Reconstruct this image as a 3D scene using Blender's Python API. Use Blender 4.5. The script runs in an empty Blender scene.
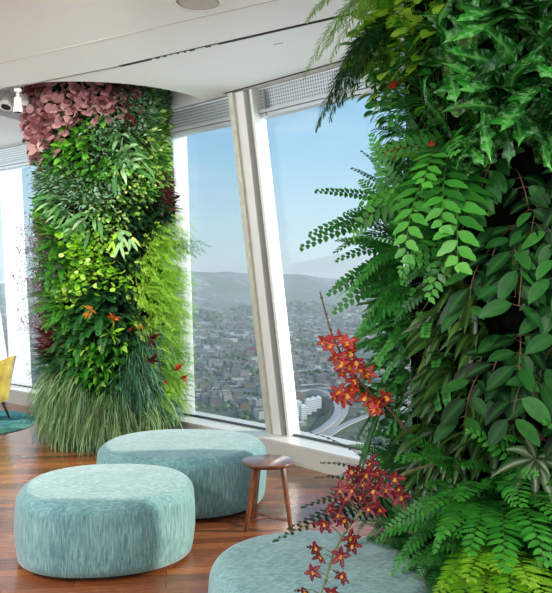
import bpy, math, random
from mathutils import Vector, Matrix, noise
V = Vector
PI = math.pi
random.seed(7)
scene = bpy.context.scene
COL = scene.collection
F, CX, HY, CAMZ = 780.0, 276.0, 280.0, 1.6      # focal length in pixels, optical axis column, eye-level row, camera height


def lin(h):
    h = h.lstrip('#')
    r = []
    for i in (0, 2, 4):
        c = int(h[i:i + 2], 16) / 255
        r.append(c / 12.92 if c <= .04045 else ((c + .055) / 1.055) ** 2.4)
    return (*r, 1)


def at(px, py, d):
    return V(((px - CX) * d / F, d, CAMZ - (py - HY) * d / F))


# ------------------------------------------------------------------ mesh helper
class MB:
    def __init__(s):
        s.v, s.f, s.m, s.t, s.r = [], [], [], [], []
        s.uv = None

    def add(s, verts, faces, mat=0, tone=.5, rib=None):
        o = len(s.v)
        s.v.extend(tuple(p) for p in verts)
        s.f.extend(tuple(i + o for i in f) for f in faces)
        s.m.extend([mat] * len(faces))
        s.t.extend([tone] * len(verts))
        s.r.extend(rib if rib else [0.] * len(verts))

    def box(s, x0, x1, y0, y1, z0, z1, mat=0, tone=.5, rot=0, c=None):
        vs = [V((x, y, z)) for x in (x0, x1) for y in (y0, y1) for z in (z0, z1)]
        if rot:
            R = Matrix.Rotation(rot, 3, 'Z')
            c = c or V((0, 0, 0))
            vs = [R @ (p - c) + c for p in vs]
        s.hexa(vs, mat, tone)

    def hexa(s, vs, mat=0, tone=.5):      # order: x-major, then y, then z
        s.add(vs, [(0, 1, 3, 2), (4, 6, 7, 5), (0, 4, 5, 1), (2, 3, 7, 6), (0, 2, 6, 4), (1, 5, 7, 3)], mat, tone)

    def tube(s, pts, r0, r1=None, n=6, mat=0, tone=.5, cap=True):
        pts = [V(p) for p in pts]
        r1 = r0 if r1 is None else r1
        vs, fs = [], []
        k = len(pts)
        a = None
        for i, p in enumerate(pts):
            d = (pts[min(i + 1, k - 1)] - pts[max(i - 1, 0)])
            d = d.normalized() if d.length > 1e-9 else V((0, 0, 1))
            if a is None:
                a = d.orthogonal().normalized()
            else:
                a = (a - d * a.dot(d))
                a = a.normalized() if a.length > 1e-6 else d.orthogonal().normalized()
            b = d.cross(a)
            r = r0 + (r1 - r0) * i / max(k - 1, 1)
            for j in range(n):
                t = 2 * PI * j / n
                vs.append(p + a * (r * math.cos(t)) + b * (r * math.sin(t)))
        for i in range(k - 1):
            for j in range(n):
                q = (j + 1) % n
                fs.append((i * n + j, i * n + q, (i + 1) * n + q, (i + 1) * n + j))
        if cap:
            fs.append(tuple(range(n))[::-1])
            fs.append(tuple((k - 1) * n + j for j in range(n)))
        s.add(vs, fs, mat, tone)

    def lathe(s, prof, n=48, mat=0, fx=None, c=(0, 0, 0), close=True):
        """prof: list of (radius, z); fx(angle, radius, z) -> (x, y)"""
        fx = fx or (lambda a, r, z: (r * math.cos(a), r * math.sin(a)))
        vs, fs = [], []
        for r, z in prof:
            for j in range(n):
                x, y = fx(2 * PI * j / n, r, z)
                vs.append((x + c[0], y + c[1], z + c[2]))
        for i in range(len(prof) - 1):
            for j in range(n):
                q = (j + 1) % n
                fs.append((i * n + j, i * n + q, (i + 1) * n + q, (i + 1) * n + j))
        if close:
            fs.append(tuple(range(n))[::-1])
            fs.append(tuple((len(prof) - 1) * n + j for j in range(n)))
        s.add(vs, fs, mat)

    def mesh(s, name, mats):
        me = bpy.data.meshes.new(name)
        me.from_pydata(s.v, [], s.f)
        for m in (mats if isinstance(mats, (list, tuple)) else [mats]):
            me.materials.append(m)
        me.polygons.foreach_set('material_index', s.m)
        for nm, arr in (('tone', s.t), ('rib', s.r)):
            a = me.attributes.new(nm, 'FLOAT', 'POINT')
            a.data.foreach_set('value', arr)
        me.update()
        return me

    def build(s, name, mats, parent=None, smooth=False, loc=None, bevel=0, seg=2):
        me = s.mesh(name, mats)
        if smooth:
            me.polygons.foreach_set('use_smooth', [True] * len(me.polygons))
        o = bpy.data.objects.new(name, me)
        COL.objects.link(o)
        if parent:
            o.parent = parent
        if loc is not None:
            o.location = loc
        if bevel:
            md = o.modifiers.new('bevel', 'BEVEL')
            md.width, md.segments, md.limit_method, md.angle_limit = bevel, seg, 'ANGLE', .6
        return o


def tag(o, label, cat, group=None, kind=None):
    o['label'] = label
    o['category'] = cat
    if group:
        o['group'] = group
    if kind:
        o['kind'] = kind
    return o


def struct(o, label=None):
    o['kind'] = 'structure'
    if label:
        o['label'] = label
    return o


def empty(name, loc=(0, 0, 0), rz=0):
    o = bpy.data.objects.new(name, None)
    COL.objects.link(o)
    o.location = loc
    o.rotation_euler = (0, 0, rz)
    o.empty_display_size = .05
    return o


# ------------------------------------------------------------------ material helper
class NT:
    def __init__(s, name):
        s.mat = bpy.data.materials.new(name)
        s.mat.use_nodes = True
        s.t = s.mat.node_tree
        s.t.nodes.clear()
        s.out = s.n('ShaderNodeOutputMaterial')

    def n(s, kind, ins=None, **kw):
        nd = s.t.nodes.new(kind)
        for k, v in kw.items():
            setattr(nd, k, v)
        for k, v in (ins or {}).items():
            if isinstance(v, bpy.types.NodeSocket):
                s.t.links.new(v, nd.inputs[k])
            else:
                nd.inputs[k].default_value = v
        return nd

    def ramp(s, fac, stops, interp='LINEAR'):
        r = s.n('ShaderNodeValToRGB', {0: fac})
        r.color_ramp.interpolation = interp
        el = r.color_ramp.elements
        while len(el) < len(stops):
            el.new(.5)
        for e, (p, c) in zip(el, stops):
            e.position = p
            e.color = lin(c) if isinstance(c, str) else c
        return r.outputs[0]

    def math(s, op, a, b=0., clamp=False):
        return s.n('ShaderNodeMath', {0: a, 1: b}, operation=op, use_clamp=clamp).outputs[0]

    def mix(s, fac, a, b, blend='MIX'):
        nd = s.n('ShaderNodeMix', {}, data_type='RGBA', blend_type=blend)
        for i, v in ((0, fac), (6, a), (7, b)):
            if isinstance(v, bpy.types.NodeSocket):
                s.t.links.new(v, nd.inputs[i])
            else:
                nd.inputs[i].default_value = v
        return nd.outputs[2]

    def coord(s, which='Object', scale=(1, 1, 1), rot=(0, 0, 0)):
        tc = s.n('ShaderNodeTexCoord').outputs[which]
        return s.n('ShaderNodeMapping', {'Vector': tc, 'Scale': scale, 'Rotation': rot}).outputs[0]

    def noise(s, vec, scale, detail=4, rough=.55):
        return s.n('ShaderNodeTexNoise', {'Vector': vec, 'Scale': scale, 'Detail': detail, 'Roughness': rough}).outputs[0]

    def bump(s, h, strength=.3, dist=.01):
        return s.n('ShaderNodeBump', {'Height': h, 'Strength': strength, 'Distance': dist}).outputs[0]

    def pbsdf(s, color, rough=.5, **ins):
        d = {'Base Color': color, 'Roughness': rough}
        d.update({k.replace('_', ' '): v for k, v in ins.items()})
        return s.n('ShaderNodeBsdfPrincipled', d).outputs[0]

    def surf(s, sh):
        s.t.links.new(sh, s.out.inputs['Surface'])
        return s.mat


def plain(name, hexc, rough=.5, metal=0., var=.06, scale=8):
    t = NT(name)
    nz = t.noise(t.coord(), scale)
    c = t.mix(nz, tuple(x * (1 - var) for x in lin(hexc)[:3]) + (1,), tuple(min(1, x * (1 + var)) for x in lin(hexc)[:3]) + (1,))
    return t.surf(t.pbsdf(c, rough, Metallic=metal))


def M_leaf(name, stops, rough=.4, trans=.3, rib=None, mott=0., mottc='#c9d8b8', spec=.5):
    """leaf colours vary from leaf to leaf ('tone') and plant to plant; 'rib' marks the midrib"""
    t = NT(name)
    tone = t.n('ShaderNodeAttribute', attribute_name='tone').outputs['Fac']
    rnd = t.n('ShaderNodeObjectInfo').outputs['Random']
    co = t.n('ShaderNodeTexCoord').outputs['Object']
    nz = t.noise(co, 25, 2)
    k = t.math('ADD', t.math('MULTIPLY', tone, .72), t.math('ADD', t.math('MULTIPLY', rnd, .16), t.math('MULTIPLY', nz, .16)), True)
    st0 = tuple(x * .45 for x in lin(stops[0])[:3]) + (1,)
    c = t.ramp(k, [(.1, st0)] + [(.3 + .7 * i / (len(stops) - 1), h) for i, h in enumerate(stops)])
    if mott:
        m = t.n('ShaderNodeTexNoise', {'Vector': co, 'Scale': 55, 'Detail': 2}).outputs[0]
        m = t.ramp(m, [(.52, (0, 0, 0, 1)), (.66, (mott, mott, mott, 1))])
        c = t.mix(m, c, lin(mottc))
    if rib:
        rb = t.n('ShaderNodeAttribute', attribute_name='rib').outputs['Fac']
        c = t.mix(t.math('MULTIPLY', t.math('POWER', rb, 3.), .8), c, lin(rib))
    p = t.pbsdf(c, rough, Specular_IOR_Level=spec)
    tl = t.n('ShaderNodeBsdfTranslucent', {'Color': c}).outputs[0]
    return t.surf(t.n('ShaderNodeMixShader', {0: trans, 1: p, 2: tl}).outputs[0])
# ------------------------------------------------------------------ setting: materials
CEIL_Z, SILL_Z, HEAD_Z, LEAN = 3.25, .17, 3.04, .155

t = NT('white_ceiling_paint')
m_ceil = t.surf(t.pbsdf(t.mix(t.noise(t.coord(), 1.2, 2), lin('#e4e9e8'), lin('#e9eeec')), .55))
m_black = plain('black_gap', '#15140f', .7)
m_slot = plain('dark_slot', '#7b7874', .5)
m_white = plain('white_frame_paint', '#e6e4de', .35, var=.03)
m_cream = plain('cream_sill_paint', '#dcd9cf', .4, var=.03)
m_alu = plain('satin_grey_aluminium', '#a9a99f', .38, .5, scale=30)
m_rail = plain('grey_rail', '#b4b8ba', .4, .2)
m_joint = plain('ceiling_joint', '#b5b2ad', .6)
m_dark = plain('dark_gasket', '#4a4a47', .6)

t = NT('brushed_beige_metal')                         # faintly wavy beige profile of the mullions
w = t.n('ShaderNodeTexNoise', {'Vector': t.coord(scale=(14, 14, 5)), 'Scale': 3, 'Detail': 4}).outputs[0]
m_beige = t.surf(t.pbsdf(t.ramp(w, [(.3, '#b9b5a4'), (.7, '#d6d2c2')]), .4, Metallic=.1))

t = NT('perforated_metal')
uv = t.n('ShaderNodeUVMap', uv_map='UVMap').outputs[0]
vo = t.n('ShaderNodeTexVoronoi', {'Vector': uv, 'Scale': 36., 'Randomness': 0.}).outputs['Distance']
m_perf = t.surf(t.pbsdf(t.ramp(vo, [(.26, '#6a7073'), (.34, '#b6babc')]), .45, Metallic=.2))

t = NT('window_glass')
ge = t.n('ShaderNodeNewGeometry').outputs
dt = t.math('ABSOLUTE', t.n('ShaderNodeVectorMath', {0: ge['Normal'], 1: ge['Incoming']}, operation='DOT_PRODUCT').outputs['Value'])
fr = t.math('ADD', t.math('MULTIPLY', t.math('POWER', t.math('SUBTRACT', 1., dt), 5.), .7), .015)
m_glass = t.surf(t.n('ShaderNodeMixShader', {0: fr, 1: t.n('ShaderNodeBsdfTransparent', {'Color': (.95, .97, .97, 1)}).outputs[0],
                                             2: t.n('ShaderNodeBsdfGlossy', {'Roughness': .02}).outputs[0]}).outputs[0])

t = NT('sheer_white_fabric')
wv = t.n('ShaderNodeTexWave', {'Vector': t.coord(), 'Scale': 14, 'Distortion': 1}).outputs[0]
cc = t.mix(wv, lin('#f2f2f2'), lin('#fbfbfb'))
m_sheer = t.surf(t.n('ShaderNodeMixShader', {0: .6, 1: t.n('ShaderNodeBsdfDiffuse', {'Color': cc}).outputs[0],
                                             2: t.n('ShaderNodeBsdfTranslucent', {'Color': cc}).outputs[0]}).outputs[0])

t = NT('red_brown_plank_floor')
co = t.coord(rot=(0, 0, math.radians(-8)))
br = t.n('ShaderNodeTexBrick', {'Vector': co, 'Color1': (0, 0, 0, 1), 'Color2': (1, 1, 1, 1), 'Mortar': (.5, .5, .5, 1), 'Scale': 1.,
                                'Mortar Size': .0015, 'Brick Width': 1.3, 'Row Height': .095, 'Bias': 0.}, offset=.37)
gr = t.noise(t.coord(scale=(2.2, 38, 1), rot=(0, 0, math.radians(-8))), 3, 6, .6)
k = t.math('ADD', t.math('MULTIPLY', br.outputs['Color'], .55), t.math('MULTIPLY', gr, .5))
c = t.ramp(k, [(.1, '#592c17'), (.45, '#8a4a27'), (.75, '#a96236'), (1., '#bd7a49')])
c = t.mix(t.math('MULTIPLY', br.outputs['Fac'], .8), c, lin('#2a140b'))
m_floor = t.surf(t.pbsdf(c, t.math('ADD', t.math('MULTIPLY', gr, .12), .2), Normal=t.bump(t.math('ADD', gr, t.math('MULTIPLY', br.outputs['Fac'], -1.5)), .06), Coat_Weight=.25, Coat_Roughness=.12))

# ------------------------------------------------------------------ setting: the leaning, gently bowed window wall
T_, N_ = V((-.70711, .70711, 0)), V((.70711, .70711, 0))


def wall_pt(s, z, off=0.):
    a = (s - 6.0) / 40
    nn = N_ * math.cos(a) - T_ * math.sin(a)
    return T_ * s + N_ * (5.18 - (s - 6.0) ** 2 / 80 - LEAN * (z - SILL_Z)) + nn * off + V((0, 0, z))


def beam(b, s0, s1, z0, z1, o0, o1, mat=0):
    b.hexa([wall_pt(s, z, o) for s in (s0, s1) for o in (o0, o1) for z in (z0, z1)], mat)


MULL = [-5.35, -2.75, -.15, 2.6, 4.99, 7.62, 10.25, 12.85]

# floor: from the window wall back through the room
b = MB()
pts = [wall_pt(s, 0, .25) for s in [-7.5] + MULL + [15]]
pts = [(p.x, p.y, 0) for p in pts] + [(-9, 15, 0), (-9, -6, 0), (7, -6, 0)]
n = len(pts)
b.add(pts + [(x, y, -.25) for x, y, z in pts], [tuple(range(n)), tuple(range(2 * n - 1, n - 1, -1))] + [(i, i + n, (i + 1) % n + n, (i + 1) % n) for i in range(n)])
struct(b.build('floor', m_floor), 'glossy red-brown wooden plank floor')

# lower ceiling sheet with a round cut-out for the far column that breaks through the ceiling edge
HC, HR = V((-1.68, 7.58, 0)), 1.1


def edge_n(s):
    return 4.66 - (s - 6.0) ** 2 / 80


def sn(p):
    return p.dot(T_), p.dot(N_)


circ = []
for i in range(96):
    a = 2 * PI * i / 96
    p = HC + V((math.cos(a), math.sin(a), 0)) * HR
    s, n_ = sn(p)
    circ.append((p, s, n_, n_ < edge_n(s)))
st = next(i for i in range(96) if circ[i][3] and not circ[i - 1][3])
arc = []
for i in range(96):
    c_ = circ[(st + i) % 96]
    if not c_[3]:
        break
    arc.append(c_)
if arc[0][1] > arc[-1][1]:
    arc.reverse()                                      # from low s to high s, round the room side
ss = [-8 + .4 * i for i in range(60)]
e0 = [T_ * s + N_ * edge_n(s) for s in ss if s < arc[0][1]]
e1 = [T_ * s + N_ * edge_n(s) for s in ss if arc[-1][1] < s < 14]
outline = e0 + [a[0] for a in arc] + e1 + [V((-9, 14, 0)), V((-9, -6, 0)), V((7, -6, 0))]
n = len(outline)
b = MB()
b.add([(p.x, p.y, CEIL_Z) for p in outline] + [(p.x, p.y, CEIL_Z + .06) for p in outline],
      [tuple(range(n - 1, -1, -1)), tuple(range(n, 2 * n))] + [(i, (i + 1) % n, (i + 1) % n + n, i + n) for i in range(n)])
struct(b.build('ceiling', m_ceil), 'white ceiling with a round cut-out above the far green column')

# drum of the cut-out, upper ceiling and bulkhead seen through it
b = MB()
k = len(arc)
for i in range(k - 1):
    p, q = arc[i][0], arc[i + 1][0]
    b.add([(p.x, p.y, CEIL_Z + .06), (q.x, q.y, CEIL_Z + .06), (q.x, q.y, 3.8), (p.x, p.y, 3.8)], [(0, 1, 2, 3)])
top = [(a[0].x, a[0].y, 3.8) for a in arc] + [(p.x, p.y, 3.8) for p in (T_ * s + N_ * (edge_n(s) + .06) for s in (arc[-1][1] + .1, arc[0][1] - .1))]
b.add(top + [(x, y, 3.86) for x, y, z in top], [tuple(range(len(top))), tuple(range(2 * len(top) - 1, len(top) - 1, -1))])
bs = [-.15 + .35 * i for i in range(38)]
for s0, s1 in zip(bs, bs[1:]):
    vs = []
    for s in (s0, s1):
        for o in (.0, .05):
            for z in (CEIL_Z - .005, 3.8):
                p = T_ * s + N_ * (edge_n(s) + .025 + o * .3)
                vs.append((p.x, p.y, z))
    b.hexa(vs)
struct(b.build('ceiling_recess', m_ceil), 'inside of the round ceiling cut-out')

# ceiling joints: long track slot, thin joints, curved slot along the edge
def ceil_px(px, py, z=CEIL_Z):
    d = F * (z - CAMZ) / (HY - py)
    return V(((px - CX) * d / F, d, z))


def strip(b, p, q, w, mat=0, h=.004):
    d = (q - p).normalized()
    sd = V((-d.y, d.x, 0)) * (w / 2)
    b.hexa([x + o + V((0, 0, dz)) for x in (p, q) for o in (-sd, sd) for dz in (-h, .001)], mat)


b = MB()
p0, p1 = ceil_px(-60, 102), ceil_px(120, 66)
p2 = ceil_px(420, -2)
strip(b, p0, p1, .018, 1)
strip(b, p1 + (p0 - p1) * .0, p1 + (p2 - p1) * 1.6, .03, 0)
dd = (p2 - p1)
for i in range(9):                                     # bright diffuser blades showing in the slot
    a = .14 + .028 * i + random.uniform(-.008, .008)
    strip(b, p1 + dd * a, p1 + dd * (a + random.uniform(.01, .026)), .012, 2, .007)
struct(b.build('trim_1', [m_black, m_slot, m_white]), 'long dark linear slot in the ceiling')
b = MB()
strip(b, ceil_px(-40, 72), ceil_px(420, -33), .008)
struct(b.build('trim_2', m_joint), 'thin joint in the ceiling')
b = MB()
for i in range(40):
    s0, s1 = -2 + .2 * i, -2 + .2 * (i + 1)
    if s1 > 5.3:
        break
    strip(b, T_ * s0 + N_ * (edge_n(s0) - .1) + V((0, 0, CEIL_Z)), T_ * s1 + N_ * (edge_n(s1) - .1) + V((0, 0, CEIL_Z)), .018)
struct(b.build('trim_3', m_black), 'dark slot along the ceiling edge')

# sill ledge
b = MB()
for s0, s1 in zip(MULL, MULL[1:]):
    beam(b, s0, s1, 0, SILL_Z, -.30, .25, 0)
    beam(b, s0, s1, SILL_Z, SILL_Z + .02, -.31, -.02, 1)
    beam(b, s0, s1, SILL_Z + .02, SILL_Z + .035, -.06, -.02, 2)
struct(b.build('baseboard_window', [m_cream, m_white, m_dark]), 'low white ledge below the leaning windows')

# perforated bulkhead above the window heads, with returns at the mullions
b = MB()
quads = []


def perf(a, bb, c, d):                                 # quad with metric uv
    o = len(b.v)
    b.add([a, bb, c, d], [(0, 1, 2, 3)])
    w, h = (bb - a).length, (d - a).length
    sh = (d - a).dot((bb - a).normalized())
    quads.extend([(0, 0), (w, 0), (w + sh * 0, h), (0, h)])


for s0, s1 in zip(MULL, MULL[1:]):
    k = 8
    for i in range(k):
        u0, u1 = s0 + (s1 - s0) * i / k, s0 + (s1 - s0) * (i + 1) / k
        f = lambda s: T_ * s + N_ * (edge_n(s) + .022) + V((0, 0, CEIL_Z + .02))
        perf(wall_pt(u0, HEAD_Z + .03, -.01), wall_pt(u1, HEAD_Z + .03, -.01), f(u1), f(u0))
    for s in (s0 - .2, s0 + .22):                      # perforated end plates
        f = T_ * s + N_ * (edge_n(s) + .08) + V((0, 0, CEIL_Z + .0))
        perf(wall_pt(s, HEAD_Z - .03, -.01), wall_pt(s, HEAD_Z - .03, -.06), wall_pt(s, HEAD_Z + .19, -.06), wall_pt(s, HEAD_Z + .19, -.01))
o = b.build('trim_4', m_perf)
ul = o.data.uv_layers.new(name='UVMap')
for i, q in enumerate(quads):
    ul.data[i].uv = q
struct(o, 'perforated grey metal panel between ceiling edge and windows')

# windows: glass, head rails; mullions
for i, (s0, s1) in enumerate(zip(MULL, MULL[1:])):
    b = MB()
    for z0, z1, o0, m in ((HEAD_Z - .035, HEAD_Z - .006, -.04, 0), (HEAD_Z - .006, HEAD_Z + .0, -.02, 1), (HEAD_Z, HEAD_Z + .025, -.05, 0), (HEAD_Z + .025, HEAD_Z + .031, -.03, 1)):
        beam(b, s0, s1, z0, z1, o0, .04, m)
    beam(b, s0, s1, HEAD_Z + .03, 3.3, .03, .05, 2)
    fr_ = struct(b.build('window_%d' % (i + 1), [m_rail, m_dark, m_white]), 'tall leaning window')
    g = MB()
    beam(g, s0, s1, SILL_Z, HEAD_Z, 0, .02)
    gl = g.build('glass', m_glass, fr_)
for i, s in enumerate(MULL):
    b = MB()
    zt = 3.24
    for a0, a1, o0, o1, m in ((.10, .16, -.15, .03, 0), (-.01, .10, -.12, .03, 1), (-.04, -.01, -.03, .03, 3), (-.065, -.04, -.08, .03, 2), (-.08, -.065, -.05, .03, 3),
                              (-.11, -.08, -.11, .03, 1)):
        beam(b, s + a0, s + a1, SILL_Z + .01, zt, o0, o1, m)
    struct(b.build('trim_%d' % (i + 5), [m_beige, m_white, m_alu, m_dark]), 'slanting white and beige window mullion')

# narrow sheer strips beside the far column
def sheer(sb, st_, w, label):
    b = MB()
    k, vs, fs = 14, [], []
    for i in range(k + 1):
        o = -.07 + .008 * math.sin(i * 2.1)
        for o_ in (o, o + .004):
            for j in range(5):
                u = j / 4
                z = SILL_Z + .03 + (HEAD_Z - .06 - SILL_Z - .03) * u
                vs.append(wall_pt(sb + (st_ - sb) * u - w * i / k, z, o_))
    q = 10
    for i in range(k):
        for j in range(4):
            a = i * q + j
            fs += [(a, a + q, a + q + 1, a + 1), (a + 5, a + 6, a + q + 6, a + q + 5)]
    b.add(vs, fs)
    o = b.build('roller_blind', m_sheer, smooth=True)
    return tag(o, label, 'blind')


sheer(6.50, 6.10, .22, 'narrow white sheer blind strip behind the right edge of the far green column')
sheer(9.98, 9.5, .52, 'wide white sheer blind strip at the far left window behind the yellow chair')
# ------------------------------------------------------------------ furniture
def M_teal():
    t = NT('teal_chenille')
    a = t.noise(t.coord(scale=(1, 1, .085)), 120, 3, .65)
    b_ = t.noise(t.coord(scale=(.35, 1, 1), rot=(0, 0, .5)), 95, 3, .65)
    nz = t.n('ShaderNodeSeparateXYZ', {0: t.n('ShaderNodeTexCoord').outputs['Normal']}).outputs[2]
    k = t.mix(t.math('MULTIPLY', nz, 1., True), a, b_)
    big = t.noise(t.coord(scale=(1, 1, .3)), 7, 3)
    k2 = t.math('ADD', t.math('MULTIPLY', k, .8), t.math('MULTIPLY', big, .25))
    c = t.ramp(k2, [(.3, '#396769'), (.48, '#5f8c8c'), (.62, '#82aba7'), (.8, '#adcac4')])
    return t.surf(t.pbsdf(c, .85, Sheen_Weight=.35, Sheen_Roughness=.5, Normal=t.bump(k, .35, .004)))


m_teal = M_teal()
m_plinth = plain('black_plinth', '#1a1512', .6)


def ottoman(x, y, rx, ry, h, rz, label, egg=0., zlift=0.):
    def fx(a, r, z):
        e = 2.25
        ca, sa = math.cos(a), math.sin(a)
        k = (abs(ca) ** e + abs(sa) ** e) ** (-1 / e)
        inset = 1 - r
        X = (rx - inset) * k * ca
        Y = (ry - inset) * k * sa * (1 + egg * ca)
        return X, Y
    R = .085
    prof = [(1 - .05, .018), (1 - .012, .028), (1 - .004, .07), (1 + .006, .16), (1 + .006, .24)]
    for i in range(9):
        a = PI / 2 * i / 8
        prof.append((1 - R + R * math.cos(a), h - R - .012 + R * math.sin(a)))
    for f in (.15, .25, .34):
        prof.append((1 - f, h - .012 + .012 * min(1, (f - .085) / .22)))
    t = MB()
    t.lathe(prof, 72, 0, fx)
    o = t.build('ottoman', m_teal, smooth=True, loc=(x, y, zlift))
    o.rotation_euler[2] = rz
    tag(o, label, 'ottoman', 'round teal ottomans')
    p = MB()
    p.lathe([(1 - .08, 0), (1 - .06, .004), (1 - .06, .024)], 48, 0, fx)
    p.build('base', m_plinth, o, smooth=False)
    return o


ottoman(-.995, 4.60, .51, .495, .43, .12, 'teal chenille ottoman standing whole in front of the larger one by the window', -.03)
ottoman(-.685, 5.70, .605, .565, .43, -.2, 'wide teal chenille ottoman beside the small wooden side table', .05)
ottoman(.18, 3.25, .45, .50, .43, .3, 'teal chenille ottoman cut off by the picture bottom beneath the red orchid')

# side table
t = NT('walnut_wood')
g = t.noise(t.coord(scale=(3, 20, 3)), 6, 5, .6)
m_walnut = t.surf(t.pbsdf(t.ramp(g, [(.3, '#4d2a18'), (.55, '#7a4629'), (.8, '#96603b')]), .3, Coat_Weight=.7, Coat_Roughness=.12))
st_ = empty('side_table', (-.05, 5.05, 0))
tag(st_, 'small round walnut side table with three splayed legs', 'side table')
b = MB()
b.lathe([(.13, .402), (.150, .405), (.170, .420), (.172, .427), (.170, .432), (.165, .434)], 56)
b.build('table_top', m_walnut, st_, smooth=True)
feet = []
for a in (math.radians(212), math.radians(-28), math.radians(128)):
    r0, r1 = .105, .165
    p, q = V((r0 * math.cos(a), r0 * math.sin(a), .408)), V((r1 * math.cos(a), r1 * math.sin(a), 0))
    b = MB()
    d = (q - p)
    sd = V((-math.sin(a), math.cos(a), 0))
    rd = V((math.cos(a), math.sin(a), 0))
    vs = []
    for e, w, tt in ((p, .019, .013), (q, .013, .011)):
        for u in (-1, 1):
            for v in (-1, 1):
                vs.append(e + sd * (w * u) + rd * (tt * v))
    b.hexa([vs[0], vs[4], vs[1], vs[5], vs[2], vs[6], vs[3], vs[7]])
    o = b.build('leg', m_walnut, st_, bevel=.005)
    feet.append(p + d * .84)
for i in range(3):
    p = feet[i]
    b = MB()
    b.tube([p * .97, V((0, 0, .066))], .010, n=8)
    b.build('stretcher', m_walnut, st_)

# yellow lounge chair
t = NT('mustard_velvet')
nz = t.noise(t.coord(), 9, 3)
m_yel = t.surf(t.pbsdf(t.ramp(nz, [(.3, '#85731a'), (.5, '#a8932f'), (.75, '#c4b04c')]), .8, Sheen_Weight=.6, Sheen_Roughness=.4))
ch = empty('lounge_chair', (-3.33, 8.74, .012), 0)
tag(ch, 'mustard yellow lounge chair with a curved back on tapered wooden legs', 'chair')
b = MB()
vs, fs = [], []
na, nh = 22, 10
for sd in (0, 1):                                      # curved shell, higher at the middle of the back
    for i in range(na + 1):
        u = -1 + 2 * i / na
        a = u * math.radians(104)
        top = .74 - .27 * abs(u) ** 1.8
        for j in range(nh + 1):
            w = j / nh
            z = .235 + (top - .235) * w
            r = .27 + .10 * w ** 1.3 + (0 if sd else .055 * (1 - .45 * w)) * (1 if 0 < i < na else .3)
            vs.append((r * math.cos(a), r * .98 * math.sin(a), z))
q = (na + 1) * (nh + 1)
for i in range(na):
    for j in range(nh):
        a = i * (nh + 1) + j
        fs += [(a, a + nh + 1, a + nh + 2, a + 1), (q + a, q + a + 1, q + a + nh + 2, q + a + nh + 1)]
    a = i * (nh + 1)
    fs += [(a, q + a, q + a + nh + 1, a + nh + 1), (a + nh, a + 2 * nh + 1, q + a + 2 * nh + 1, q + a + nh)]
for i in (0, na):
    for j in range(nh):
        a = i * (nh + 1) + j
        fs.append((a, a + 1, q + a + 1, q + a) if i == 0 else (a, q + a, q + a + 1, a + 1))
b.add(vs, fs)
b.build('backrest', m_yel, ch, smooth=True)
b = MB()
b.lathe([(.24, .225), (.265, .24), (.275, .29), (.262, .335), (.22, .352), (.1, .36)], 40, 0, lambda a, r, z: (r * math.cos(a) * 1.05 - .03, r * math.sin(a)))
b.build('seat', m_yel, ch, smooth=True)
for sx, sy in ((.19, -.17), (.19, .17), (-.21, -.17), (-.21, .17)):
    b = MB()
    b.tube([(sx, sy, .235), (sx * 1.42, sy * 1.3, 0)], .021, .012, 12)
    b.build('leg', m_walnut, ch, smooth=True)

# round rug
t = NT('teal_rug_pile')
sw = t.n('ShaderNodeTexNoise', {'Vector': t.coord(), 'Scale': 2.2, 'Detail': 3, 'Distortion': 1.4}).outputs[0]
c = t.ramp(sw, [(.3, '#1e5f78'), (.45, '#2d8b92'), (.55, '#67b2a0'), (.62, '#3f8f78'), (.75, '#2a6f92')])
m_rug = t.surf(t.pbsdf(t.mix(t.math('MULTIPLY', t.noise(t.coord(), 160, 2), .4), c, lin('#123f4a')), .95))
b = MB()
b.lathe([(.93, 0), (.94, .004), (.935, .011), (.9, .012)], 72)
tag(b.build('round_rug', m_rug, loc=(-3.62, 8.62, .001)), 'round teal and green rug under the yellow chair', 'rug')

# ------------------------------------------------------------------ ceiling fittings
m_fit = plain('white_fitting', '#e3e0da', .4, var=.02)
m_mesh = plain('speaker_mesh', '#bdbab6', .6, var=.02)
sp = empty('ceiling_speaker', ceil_px(198, 2))
tag(sp, 'round white speaker grille set into the ceiling at the top of the picture', 'ceiling speaker')
b = MB()
b.lathe([(.152, 0), (.150, -.008), (.132, -.010), (.128, -.004)], 48)
b.build('rim', m_fit, sp, smooth=True)
b = MB()
b.lathe([(.128, -.004), (.1, -.006), (.02, -.006)], 48)
b.build('grille', m_mesh, sp, smooth=True)

sc_ = empty('ceiling_sensor', ceil_px(278, 43))
tag(sc_, 'tiny slotted sensor plate in the ceiling right of the long slot', 'sensor')
b = MB()
b.box(-.045, .045, -.012, .012, -.004, 0, rot=-.58)
b.build('plate', m_fit, sc_)
for u in (-.03, -.008, .012, .032):
    b = MB()
    b.box(u - .005, u + .005, -.008, .008, -.0055, -.0035, rot=-.58)
    b.build('slot', m_dark, sc_)


def spot(loc, label, dirv, ln, r, stem_len, name='track_spotlight'):
    e = empty(name, loc)
    tag(e, label, 'spotlight', 'track spotlights by the ceiling cut-out')
    if stem_len:
        b = MB()
        b.box(-.028, .028, -.02, .02, -.03, 0)
        b.build('track_adapter', m_fit, e, bevel=.004)
        b = MB()
        b.tube([(0, 0, -.03), (0, 0, -stem_len)], .014, n=12)
        b.build('stem', m_fit, e, smooth=True)
    d = V(dirv).normalized()
    p = V((0, 0, -stem_len)) + d * -.02
    b = MB()
    b.tube([p, p + d * .03, p + d * (ln - .02), p + d * ln], r, n=20)
    h = b.build('lamp_head', m_fit, e, bevel=.004)
    b = MB()
    b.tube([p + d * (ln - .004), p + d * (ln + .006)], r * .9, n=20)
    b.build('lens', m_black, h)
    if stem_len:
        b = MB()
        b.tube([p + d * (ln - .035), p + d * (ln + .004)], r * 1.22, n=20)
        b.build('rim', m_fit, h)


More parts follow.
